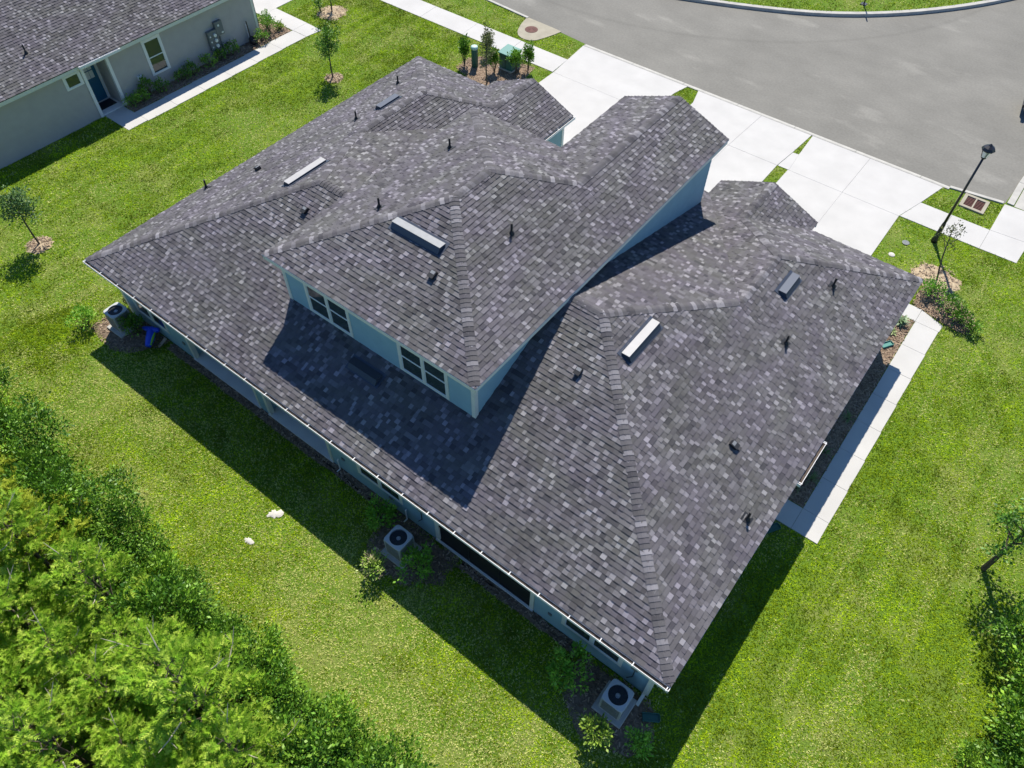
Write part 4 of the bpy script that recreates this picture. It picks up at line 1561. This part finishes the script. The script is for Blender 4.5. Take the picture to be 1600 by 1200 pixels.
def sec(x, w, z0, z1, cr=.12):
    return [(x, -w, z0 + .05), (x, -w * 1.0, (z0 + z1) / 2), (x, -w * .95, z1 - cr), (x, -w * .8, z1), (x, w * .8, z1), (x, w * .95, z1 - cr), (x, w, (z0 + z1) / 2), (x, w, z0 + .05), (x, w * .8, z0), (x, -w * .8, z0)]


loft([sec(-2.25, .70, .36, .60), sec(-2.18, .80, .28, .74), sec(-1.6, .88, .2, .86), sec(-.8, .90, .18, .95), (sec(.9, .90, .18, .97)), sec(1.8, .88, .2, .95), sec(2.2, .82, .28, .86), sec(2.28, .72, .38, .68)], 'body', M['carpaint'], car)
loft([sec(-.95, .72, .85, .93, .02), sec(-.25, .68, .86, 1.38, .1), sec(.9, .66, .86, 1.42, .1), sec(1.75, .70, .86, .96, .02)], 'cabin', M['glass'], car)
loft([sec(-.12, .60, 1.35, 1.42, .02), sec(.3, .62, 1.36, 1.47, .03), sec(.85, .60, 1.36, 1.46, .02)], 'roof_panel', M['carpaint'], car)
for sx in (-1.42, 1.42):
    for sy in (-.80, .80):
        w = MB().tube([(0, -.11, 0), (0, .11, 0)], .32, 22).build('wheel', M['rubber'], car, bevel=.03)
        w.location = (sx, sy, .32)
        MB().tube([(0, -.115, 0), (0, .115, 0)], .19, 14).build('rim', M['galv'], w)
for sy in (-.62, .62):
    MB().box(-2.27, -2.12, sy - .16, sy + .16, .58, .70).build('headlight', M['lens'], car, bevel=.03)
    MB().box(2.16, 2.30, sy - .15, sy + .15, .64, .78).build('tail_light', M['rust'], car, bevel=.03)
MB().box(-2.30, -2.15, -.5, .5, .34, .52).build('grille', M['black'], car, bevel=.03)

# ------------------------------------------------------------------ vegetation
def unit(v):
    return v / np.maximum(np.linalg.norm(v, axis=1, keepdims=True), 1e-9)


def leaf_quads(rng, base, d, L, W, cup=.0):
    """diamond leaves: base points, directions, lengths, widths"""
    n = len(base)
    r = rng.normal(size=(n, 3)) * .75 + np.array([-.2, .35, .9])
    side = unit(np.cross(d, r))
    L, W = L[:, None], W[:, None]
    mid = base + d * L * .45
    return np.stack([base, mid + side * W, base + d * L, mid - side * W], axis=1)


def mixcol(rng, n, pal, jit=.12):
    pal = np.array(pal)
    i = rng.integers(0, len(pal), n)
    j = rng.integers(0, len(pal), n)
    t = rng.random((n, 1))
    return (pal[i] * (1 - t) + pal[j] * t) * rng.uniform(1 - jit, 1 + jit, (n, 1))


def crown(rng, centre, rad, n_clump, per, leaf, pal, clump_r=.22, up=.35, shell=.55, flat=.0):
    """leaf quads gathered in clumps through an ellipsoid; returns V, col, clump centres"""
    c = np.array(centre, float)
    R = np.array(rad, float)
    d = unit(rng.normal(size=(n_clump, 3)))
    d[:, 2] = np.where(d[:, 2] < -.35, -d[:, 2] * .5, d[:, 2])
    rr = (shell + (1 - shell) * rng.random(n_clump) ** .6)[:, None]
    lump = 1 + .28 * np.sin(d[:, :1] * 5 + d[:, 1:2] * 4 + rng.random() * 6)
    cc = c + d * R * rr * lump
    V, K = [], []
    ccol = mixcol(rng, n_clump, pal)
    cr = clump_r * rng.uniform(.6, 1.3, n_clump)
    idx = np.repeat(np.arange(n_clump), per)
    n = len(idx)
    off = rng.normal(size=(n, 3)) * .55
    base = cc[idx] + off * cr[idx][:, None]
    ld = unit(off + d[idx] * .6 + np.array([0, 0, up]) + rng.normal(size=(n, 3)) * .45)
    Ls = leaf * rng.uniform(.7, 1.35, n)
    V = leaf_quads(rng, base, ld, Ls, Ls * rng.uniform(.22, .34, n))
    col = ccol[idx] * rng.uniform(.75, 1.3, (n, 1))
    return V, col, cc


PAL_DARK = [(.04, .12, .012), (.07, .19, .015), (.12, .27, .02), (.19, .34, .03)]
PAL_MID = [(.10, .24, .02), (.15, .31, .03), (.21, .38, .04)]
PAL_LIFTED = [(.13, .33, .025), (.19, .42, .035), (.27, .48, .05)]  # greens brightened to offset the shade on the condenser shrubs
PAL_LIME = [(.12, .22, .025), (.19, .30, .035), (.26, .37, .05)]
PAL_CYP = [(.20, .38, .02), (.27, .45, .03), (.35, .51, .045), (.44, .56, .08), (.13, .27, .018)]
PAL_CYP2 = [(.32, .41, .03), (.39, .46, .04), (.45, .50, .06)]
PAL_OLIVE = [(.06, .085, .022), (.10, .12, .03), (.14, .15, .04)]
PAL_FLOWER = [(.18, .33, .04), (.25, .40, .05), (.33, .44, .09), (.22, .36, .04), (.45, .36, .25)]


def stems(base, tips, r0, rng, n=5):
    m_ = MB()
    b = Vector(base)
    for t in tips:
        t = Vector(t)
        mid = b.lerp(t, .5) + Vector((rng.uniform(-.06, .06), rng.uniform(-.06, .06), .08 * (t - b).length))
        m_.tube([b, mid, t], [r0, r0 * .65, r0 * .2], n, cap=False)
    return m_


PLANT_SEED = [100]


def shrub(name, label, loc, r, h, pal, leaf=.07, clumps=None, per=14, cat='shrub', group=None, clump_r=.13, z0=.02, narrow=False, flat=False):
    PLANT_SEED[0] += 1
    rng = np.random.default_rng(PLANT_SEED[0])
    e = empty(name, (loc[0], loc[1], z0), label, cat, group)
    k = clumps or int(40 * (r * h) / .25) + 12
    V, col, cc = crown(rng, (0, 0, h * (.5 if narrow else .56)), (r, r * rng.uniform(.85, 1.1), h * (.5 if narrow else .44)), k, per, leaf, pal, clump_r, .45 if not narrow else .9, .15 if narrow else .45)
    soup('foliage', V, col, M['leaf'], e)
    stems((0, 0, 0), [cc[i] for i in range(0, len(cc), max(1, len(cc) // 9))], .016, rng).build('stems', M['bark'], e)
    return e


G_N = 'low shrubs along the greige wall'
for i, (x, y, r, h, pal, lab) in enumerate([
        (-22.80, 8.68, .32, .50, PAL_MID, 'rounded shrub just past the blue door of the greige house'), (-22.74, 9.25, .38, .62, PAL_MID, 'second shrub from the blue door in the mulch strip'),
        (-22.92, 9.72, .34, .98, PAL_DARK, 'taller dark shrub beside the junction box on the greige wall'), (-22.78, 10.35, .34, .55, PAL_DARK, 'dark shrub under the corner of the tall white window'),
        (-22.78, 11.6, .36, .52, PAL_DARK, 'low shrub just past the tall white window'), (-22.8, 12.25, .30, .58, PAL_DARK, 'small shrub between the tall window and the meters'),
        (-22.74, 13.25, .40, .66, PAL_MID, 'full green shrub before the meter bank'), (-22.84, 14.0, .28, .5, PAL_DARK, 'small dark shrub below the meters'),
        (-22.76, 14.75, .42, .70, PAL_DARK, 'broad dark shrub below the service panel'), (-22.60, 16.55, .30, .62, PAL_MID, 'bright shrub at the greige house corner trim'),
        (-22.98, 17.45, .42, .95, PAL_MID, 'tall leafy shrub in front of the greige house corner'), (-23.5, 17.75, .40, .85, PAL_MID, 'leafy shrub farther along the greige house front'),
        (-22.9, 18.05, .22, .35, PAL_LIME, 'tiny plant by the bend of the white walk')]):
    shrub('shrub', lab, (x, y), r, h, pal, .085, int(22 + 60 * r * h), 12, 'shrub', G_N, .11)
for x, y, r, h, pal, lab in [(-12.62, 21.5, .20, 1.6, PAL_DARK, 'columnar shrub beside the round green pedestal'), (-12.35, 23.0, .16, 1.5, PAL_OLIVE, 'thin sparse shrub behind the round green pedestal'),
                             (-11.02, 21.95, .24, 1.35, PAL_DARK, 'columnar shrub in front of the green transformer'), (-10.10, 22.55, .30, 1.45, PAL_MID, 'full upright shrub beside the green transformer'),
                             (-9.80, 23.2, .22, 1.45, PAL_DARK, 'dark upright shrub between transformer and driveway')]:
    shrub('columnar_shrub', lab, (x, y), r * 1.15, h, pal, .095, 110, 13, 'shrub', 'upright shrubs round the utility cabinets', .10, narrow=True)
for x, y, r, h, pal, lf, lab in [(-12.0, -1.0, .42, .75, PAL_LIFTED, .085, 'loose green shrub on the lawn side of the condenser by the blue float'), (-11.55, .62, .22, .55, PAL_OLIVE, .08, 'small olive shrub behind the condenser by the blue float'),
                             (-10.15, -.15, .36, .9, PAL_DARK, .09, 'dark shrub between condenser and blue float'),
                             (2.15, -.2, .48, .8, PAL_LIFTED, .10, 'green shrub beside the condenser nearest the mid windows'), (3.15, -1.52, .30, .95, PAL_FLOWER, .085, 'sunlit shrub with pink flowers before the middle condenser'),
                             (4.15, -.7, .48, .9, PAL_LIFTED, .10, 'green shrub between middle condenser and screened porch'), (9.3, -.5, .60, .95, PAL_LIFTED, .10, 'broad dark shrub below the last pair of rear windows'),
                             (10.72, -1.32, .36, 1.05, PAL_LIME, .10, 'sunlit lime green shrub before the corner condenser'), (11.75, -.85, .32, .7, PAL_LIFTED, .09, 'small shrub between the corner condenser and its splash block'),
                             (12.15, 20.0, .48, .62, PAL_LIFTED, .085, 'bright shrub by the roof corner at the head of the side path'), (13.0, 19.5, .50, .75, PAL_DARK, .085, 'dark shrub in the path-head mulch bed'),
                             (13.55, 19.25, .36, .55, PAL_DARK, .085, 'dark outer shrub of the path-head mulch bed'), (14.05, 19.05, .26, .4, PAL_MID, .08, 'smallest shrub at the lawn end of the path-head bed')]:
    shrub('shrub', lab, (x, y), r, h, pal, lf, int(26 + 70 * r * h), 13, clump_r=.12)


def blade_plant(label, loc, n, L, pal, name='strap_leaf_plant', w=.03):
    PLANT_SEED[0] += 1
    rng = np.random.default_rng(PLANT_SEED[0])
    a = rng.uniform(0, 6.28, n)
    el = rng.uniform(.5, 1.3, n)
    d = np.column_stack([np.cos(a) * np.cos(el), np.sin(a) * np.cos(el), np.sin(el)])
    V = []
    base = np.column_stack([rng.normal(0, .03, n), rng.normal(0, .03, n), np.zeros(n)])
    Ls = L * rng.uniform(.6, 1.1, n)
    side = unit(np.cross(d, np.array([0, 0, 1.])))
    m1 = base + d * Ls[:, None] * .55
    d2 = unit(d + np.array([0, 0, -.75]))
    tip = m1 + d2 * Ls[:, None] * .45
    V = np.concatenate([np.stack([base - side * w * .5, base + side * w * .5, m1 + side * w, m1 - side * w], 1), np.stack([m1 - side * w, m1 + side * w, tip, tip + side * .001], 1)])
    col = mixcol(rng, n, pal)
    e = empty(name, (*loc, .04), label, 'plant')
    soup('leaves', V, np.concatenate([col, col]), M['leaf'], e)
    MB().lathe([(.035, -.02), (.03, .05), (.0001, .06)], (0, 0, 0), 8).build('crown_base', M['bark'], e)


blade_plant('grey green agave like plant at the head of the mulch strip', (11.78, 17.85), 46, .42, [(.12, .20, .09), (.18, .27, .13), (.24, .33, .16)], w=.04)
blade_plant('pale tuft in the mulch between agave like plant and splash block', (11.72, 17.2), 26, .26, [(.25, .33, .12), (.33, .40, .16)])
blade_plant('sparse grassy plant in the shaded mulch beside the path', (11.95, 12.35), 18, .40, [(.10, .20, .05), (.16, .26, .08)], w=.012)
blade_plant('grassy plant in the mulch beside the short gutter', (11.98, 9.35), 20, .42, [(.10, .20, .05), (.16, .26, .08)], w=.012)
blade_plant('thin grassy plant under the short gutter', (11.9, 10.6), 16, .36, [(.10, .20, .05), (.16, .26, .08)], w=.012)
blade_plant('thin dry plant at the end of the mulch strip', (11.75, 8.75), 14, .36, [(.16, .20, .08), (.22, .26, .10)], w=.012)


def young_tree(label, loc, h, clear, r, pal, seed, n_clump=60, per=14, leaf=.085, lean=(0, 0), trunk_r=.035, name='young_tree', group=None, cat='tree', sparse=.16):
    rng = np.random.default_rng(seed)
    e = empty(name, (*loc, .02), label, cat, group)
    top = Vector((lean[0], lean[1], h * .93))
    def at(t):
        return Vector((lean[0] * t + .03 * math.sin(t * 6 + seed), lean[1] * t + .03 * math.cos(t * 5 + seed), h * .93 * t))
    m_ = MB().tube([at(t) for t in (0, .2, .4, .6, .8, 1)], [trunk_r * k for k in (1.15, 1, .85, .65, .4, .15)], 8)
    cl = clear / h
    tips = []
    for k in range(11):
        t0 = cl + (1 - cl) * (.05 + .8 * k / 11)
        b = at(t0)
        a = k * 2.4 + seed
        rad = r * (1 - .55 * (t0 - cl) / (1 - cl)) * rng.uniform(.75, 1.1)
        tip = b + Vector((math.cos(a) * rad, math.sin(a) * rad, rad * rng.uniform(.5, 1.0)))
        m_.tube([b, b.lerp(tip, .5) + Vector((0, 0, -.04 * rad)), tip], [trunk_r * .45, trunk_r * .3, trunk_r * .08], 5, cap=False)
        tips.append((b, tip))
    m_.build('trunk', M['bark'], e)
    cs = []
    for i in range(n_clump):
        b, t = tips[rng.integers(0, len(tips))]
        cs.append(np.array(b.lerp(t, float(rng.uniform(.35, 1.08)))) + rng.normal(0, sparse * r, 3))
    cc = np.array(cs)
    idx = np.repeat(np.arange(n_clump), per)
    n = len(idx)
    off = rng.normal(size=(n, 3))
    base = cc[idx] + off * .09 * max(r, .5)
    ld = unit(off + np.array([0, 0, .2]))
    Ls = leaf * rng.uniform(.7, 1.3, n)
    V = leaf_quads(rng, base, ld, Ls, Ls * .3)
    col = mixcol(rng, n_clump, pal)[idx] * rng.uniform(.8, 1.25, (n, 1))
    soup('crown', V, col, M['leaf'], e)
    return e


young_tree('young tree with small dark crown between the greige house walk and the dark roof', (-17.15, 16.5), 2.85, 1.1, .66, PAL_DARK, 3, 130, 15, .095)
young_tree('young round-crowned tree alone in the open back lawn', (-17.41, .35), 2.75, 1.15, .75, [(.05, .12, .03), (.09, .18, .05), (.14, .24, .07)], 8, 140, 15, .095)
young_tree('small tree in the mulch ring beyond the greige house walk', (-22.1, 21.2), 2.6, .5, .6, PAL_DARK, 12, 50, 13)
young_tree('thin nearly bare sapling beside the street lamp', (12.08, 21.1), 2.75, 1.4, .55, PAL_OLIVE, 15, 26, 9, .08, (-.55, .1), .03)
young_tree('slender olive brown tree in front of the green transformer', (-10.75, 21.0), 3.0, .9, .46, [(.09, .11, .035), (.13, .15, .05), (.17, .20, .06)], 21, 80, 16, .075)
young_tree('young tree with short trunk at the edge of the thicket across from the side path', (17.29, 9.69), 3.6, 1.2, .95, PAL_DARK, 27, 120, 18, .10, (.1, .1), .075)
young_tree('low shrubby sapling next to the mulch ring beyond the greige walk', (-22.7, 20.9), .8, .1, .4, PAL_DARK, 33, 26, 12)


# feathery cypress-like trees and broadleaf evergreen thicket: a few prototypes, copied
def feather_tree(seed, h, r, pal):
    rng = np.random.default_rng(seed)
    e = empty('feathery_tree')
    m_ = MB().tube([(0, 0, 0), (.05, .03, h * .5), (0, 0, h * .86)], [.08, .05, .006], 8)
    tw = MB()
    sb, sdir, sl = [], [], []
    nb = 36
    for k in range(nb):
        t = .12 + .85 * k / nb
        a = k * 2.399 + rng.uniform(-.3, .3)
        rad = r * (1.05 - t) ** .62 * rng.uniform(.75, 1.2) + .12
        b = Vector((0, 0, h * t * .90))
        up = rng.uniform(.25, .6)
        tip = b + Vector((math.cos(a) * rad, math.sin(a) * rad, rad * up + .1))
        mid = b.lerp(tip, .55) + Vector((0, 0, -.05 * rad))
        m_.tube([b, mid, tip], [.016, .009, .003], 4, cap=False)
        if k % 6 == 3:
            q = tip + Vector((math.cos(a) * .3, math.sin(a) * .3, .45))
            tw.tube([b.lerp(tip, .6), tip + Vector((0, 0, .12)), q], [.018, .015, .006], 5, cap=False)
            tw.tube([tip, tip + Vector((math.cos(a + 1) * .3, math.sin(a + 1) * .3, .2))], [.009, .003], 4, cap=False)
        ns = int(28 + 44 * rad / r)
        for j in range(ns):
            s_ = min(1.0, rng.uniform(.35, 1.25))
            p = b.lerp(mid, s_ * 2) if s_ < .5 else mid.lerp(tip, s_ * 2 - 1)
            aa = a + rng.normal(0, .9)
            d = Vector((math.cos(aa), math.sin(aa), rng.uniform(.0, 1.3)))
            sb.append(np.array(p) + rng.normal(0, .07, 3))
            sdir.append(np.array(d.normalized()))
            sl.append(rng.uniform(.15, .30))
    sb, sdir, sl = np.array(sb), np.array(sdir), np.array(sl)
    S = len(sb)
    scol = mixcol(rng, S, pal)
    out_v, out_c = [], []
    side0 = unit(np.cross(sdir, rng.normal(size=(S, 3)) * .5 + np.array([-.25, .4, .9])))
    K = 7
    for k in range(K):
        t = (k + .6) / K
        for sg in (-1, 1):
            base = sb + sdir * (sl * t)[:, None] + np.array([0, 0, -1.]) * (sl * t * t * .25)[:, None]
            ld = unit(side0 * sg + sdir * .9 + rng.normal(size=(S, 3)) * .28)
            L = sl * .36 * (1.05 - .6 * abs(t - .4))
            out_v.append(np.stack([base + sdir * .016, base + ld * L[:, None], base - sdir * .016], 1))
            out_c.append(scol * rng.uniform(.8, 1.25, (S, 1)))
    soup('crown', np.concatenate(out_v), np.concatenate(out_c), M['frond'], e)
    m_.build('trunk', M['bark'], e)
    o = tw.build('bare_branches', M['twig'], e)
    o['kind'] = 'stuff'
    return e


def broad_bush(seed, r, h, pal, leaf=.105, clumps=150, per=26):
    rng = np.random.default_rng(seed)
    e = empty('evergreen_bush')
    V, col, cc = crown(rng, (0, 0, h * .52), (r, r, h * .48), clumps, per, leaf, pal, .22, .5, .6)
    soup('foliage', V, col, M['leaf'], e)
    stems((0, 0, 0), [cc[i] for i in range(0, len(cc), 12)], .035, rng).build('stems', M['bark'], e)
    return e


GF_ = 'feathery trees massed below the back lawn'
GB_ = 'evergreen bushes edging the back lawn'
LF = 'light green feathery tree in the thicket behind the evergreen bushes'
LFY = 'yellow green feathery tree with bare pale twigs in the thicket'
LB = 'dark glossy evergreen bush on the lawn edge of the thicket'
ftp = [feather_tree(41, 5.2, 1.25, PAL_CYP), feather_tree(42, 6.0, 1.4, PAL_CYP), feather_tree(43, 4.6, 1.3, PAL_CYP2)]
bbp = [broad_bush(51, .85, 2.1, PAL_DARK, .10, 85, 34), broad_bush(52, 1.0, 2.4, [(.045, .13, .012), (.10, .24, .018), (.18, .35, .028)], .10, 95, 34), broad_bush(53, .75, 1.8, [(.07, .18, .015), (.15, .31, .022), (.25, .42, .03)], .11, 80, 30)]
used = set()


def place(protos, k, label, cat, group, x, y, s_, rz, z=0.0):
    src = protos[k]
    if id(src) in used:
        o = copy_tree(src)
    else:
        used.add(id(src))
        o = src
    o.location = (x, y, z)
    o.rotation_euler = (0, 0, rz)
    o.scale = (s_, s_, s_ * rnd.uniform(.82, 1.12))
    tag(o, label, cat, group)
    return o


x = -14.2
while x < 8.6:
    place(bbp, rnd.randrange(3), LB, 'bush', GB_, x, -5.4 + rnd.uniform(-.42, .35), rnd.uniform(.68, 1.15), rnd.uniform(0, 6.28))
    x += rnd.uniform(.85, 1.15)
x = -13
while x < 8.0:
    place(bbp, rnd.randrange(3), LB, 'bush', GB_, x, -6.35 + rnd.uniform(-.2, .2), rnd.uniform(.95, 1.15), rnd.uniform(0, 6.28))
    x += rnd.uniform(1.2, 1.6)
row = 0
y = -7.0
while y > -13.5:
    x = -10.5 + (row % 2) * .8
    while x < 6.2 - (row * .15):
        yy = (x < -3.6 and row < 2) or (x > 2.4 and row > 1 and rnd.random() < .5)
        k = 2 if yy else rnd.randrange(2)
        place(ftp, k, LFY if k == 2 else LF, 'tree', GF_, x + rnd.uniform(-.3, .3), y + rnd.uniform(-.3, .3), rnd.uniform(.72, 1.0), rnd.uniform(0, 6.28))
        x += rnd.uniform(1.35, 1.75)
    y -= 1.35
    row += 1
# right-hand thicket
GR_ = 'bushes of the thicket across from the side path'
for x, y, s_, k in [(18.75, 7.7, .85, 1), (19.3, 6.5, 1.15, 2), (19.2, 5.1, 1.0, 2), (19.9, 3.9, 1.2, 1), (18.6, 3.9, .6, 2), (20.4, 5.6, 1.3, 0), (20.6, 7.6, 1.3, 1), (19.3, 2.7, .9, 1), (17.4, 1.75, .5, 2), (16.6, 1.35, .42, 1)]:
    place(bbp, k, 'dark green bush in the thicket across the lawn from the side path', 'bush', GR_, x, y, s_, rnd.uniform(0, 6.28))
for x, y, s_, k in [(19.7, 8.6, .62, 0), (20.4, 4.2, .7, 1), (19.2, 2.9, .55, 2)]:
    place(ftp, k, 'feathery tree rising from the thicket across from the side path', 'tree', 'feathery trees in the thicket across from the side path', x, y, s_, rnd.uniform(0, 6.28))

# ------------------------------------------------------------------ turf blades
house_fp = np.array(rect(-11.3, 11.3, .36, 17.4))


def turf(name, areas, label_z=0.0):
    VV, CC_ = [], []
    for (x0, x1, y0, y1, dens, bl) in areas:
        n = int((x1 - x0) * (y1 - y0) * dens)
        p = np.column_stack([NR.uniform(x0, x1, n), NR.uniform(y0, y1, n)])
        ok = ~inside(p, house_fp)
        if label_z == 0:
            for poly in NOGRASS:
                lo, hi = poly.min(0), poly.max(0)
                near = ok & (p[:, 0] >= lo[0]) & (p[:, 0] <= hi[0]) & (p[:, 1] >= lo[1]) & (p[:, 1] <= hi[1])
                ii = np.nonzero(near)[0]
                if len(ii): ok[ii[inside(p[ii], poly)]] = False
        else:
            ok &= inside(p, np.array(inner)) if False else inside(p, np.array(inner_poly))
        # bare / thin spots
        big = vnoise(p[:, 0] * .45, p[:, 1] * .45, 3) * .6 + vnoise(p[:, 0] * 1.6, p[:, 1] * 1.6, 5) * .4
        fine = vnoise(p[:, 0] * 6, p[:, 1] * 6, 9)
        ok &= NR.random(n) < np.clip(1.25 - .55 * (big > .66) - .25 * (fine > .75), .3, 1)
        p, big, fine = p[ok], big[ok], fine[ok]
        n = len(p)
        # straw share: rear strip is drier than the sides; mowing stripes along y
        strk = vnoise(p[:, 0] * 2.2, p[:, 1] * .28, 41) * .6 + vnoise(p[:, 0] * 5.5, p[:, 1] * .5, 43) * .4
        dry = np.clip((big - .42) * 2.6, 0, 1) + np.clip((strk - .50) * 3.0, 0, .85) * (1 - np.clip((1.2 - p[:, 1]) / 2.5, 0, 1) * (np.abs(p[:, 0]) < 13))
        rear = np.clip((1.2 - p[:, 1]) / 2.5, 0, 1) * np.clip((14.0 - np.abs(p[:, 0] - 1)) / 4, 0, 1)
        line = np.exp(-((p[:, 0] - 13.95 + .02 * (p[:, 1] - 8)) / .07) ** 2) * np.clip(vnoise(p[:, 1] * 1.1, p[:, 0] * .2, 21) * 2 - .7, 0, 1) * (p[:, 0] > 12)
        dry = np.clip(dry * (.55 + .5 * rear) + .34 * rear + line, 0, 1)
        stripe = strk * 2.2 - .6
        g1, g2, g3 = np.array([.115, .215, .003]), np.array([.37, .49, .007]), np.array([.58, .60, .20])
        t = np.clip(NR.normal(.48, .33, n) + .22 * (fine - .5) + .30 * (stripe - .5), 0, 1)[:, None]
        col = g1 * (1 - t) + g2 * t
        s_ = (NR.random(n) < dry * .75)[:, None]
        tone = (1 - .17 * (vnoise(p[:, 0] * 11, p[:, 1] * 11, 51) < .34)) * (.50 + 1.0 * (vnoise(p[:, 0] * .9, p[:, 1] * .9, 31) * .5 + vnoise(p[:, 0] * 2.7, p[:, 1] * 2.7, 33) * .5))
        col = col * (tone ** 1.3)[:, None] * 1.12
        col = np.where(s_, g3 * NR.uniform(.7, 1.2, (n, 1)), col)
        for b in range(2):
            a = NR.uniform(0, 6.283, n)
            tilt = NR.uniform(.4, 1.3, n)
            L = bl * NR.uniform(.6, 1.3, n) * (1 - .25 * dry)
            w = bl * NR.uniform(.15, .28, n)
            base = np.column_stack([p[:, 0] + NR.normal(0, .012, n), p[:, 1] + NR.normal(0, .012, n), np.full(n, label_z)])
            d = np.column_stack([np.cos(a) * np.sin(tilt), np.sin(a) * np.sin(tilt), np.cos(tilt)])
            sd_ = np.column_stack([-np.sin(a), np.cos(a), np.zeros(n)])
            VV.append(np.stack([base - sd_ * w[:, None], base + sd_ * w[:, None], base + d * L[:, None]], 1))
            CC_.append(col * NR.uniform(.85, 1.15, (n, 1)))
    o = soup(name, np.concatenate(VV), np.concatenate(CC_), M['grassblade'])
    o['kind'] = 'stuff'
    return o


inner_poly = inner
turf('lawn_grass', [(-14, 11.3, -4.9, .4, 620, .065), (11.3, 21.5, -4, 24, 520, .065), (-24, -11.3, -6.5, 24, 300, .075), (-14, 11.3, 17.4, 24, 200, .075), (-32, 15, 24, 28, 260, .08), (-38, -24, -9, 6, 60, .09), (-26, -13, 19, 24, 120, .08)])
turf('island_grass', [(-14, 12, 33, 50, 110, .10)], .165)
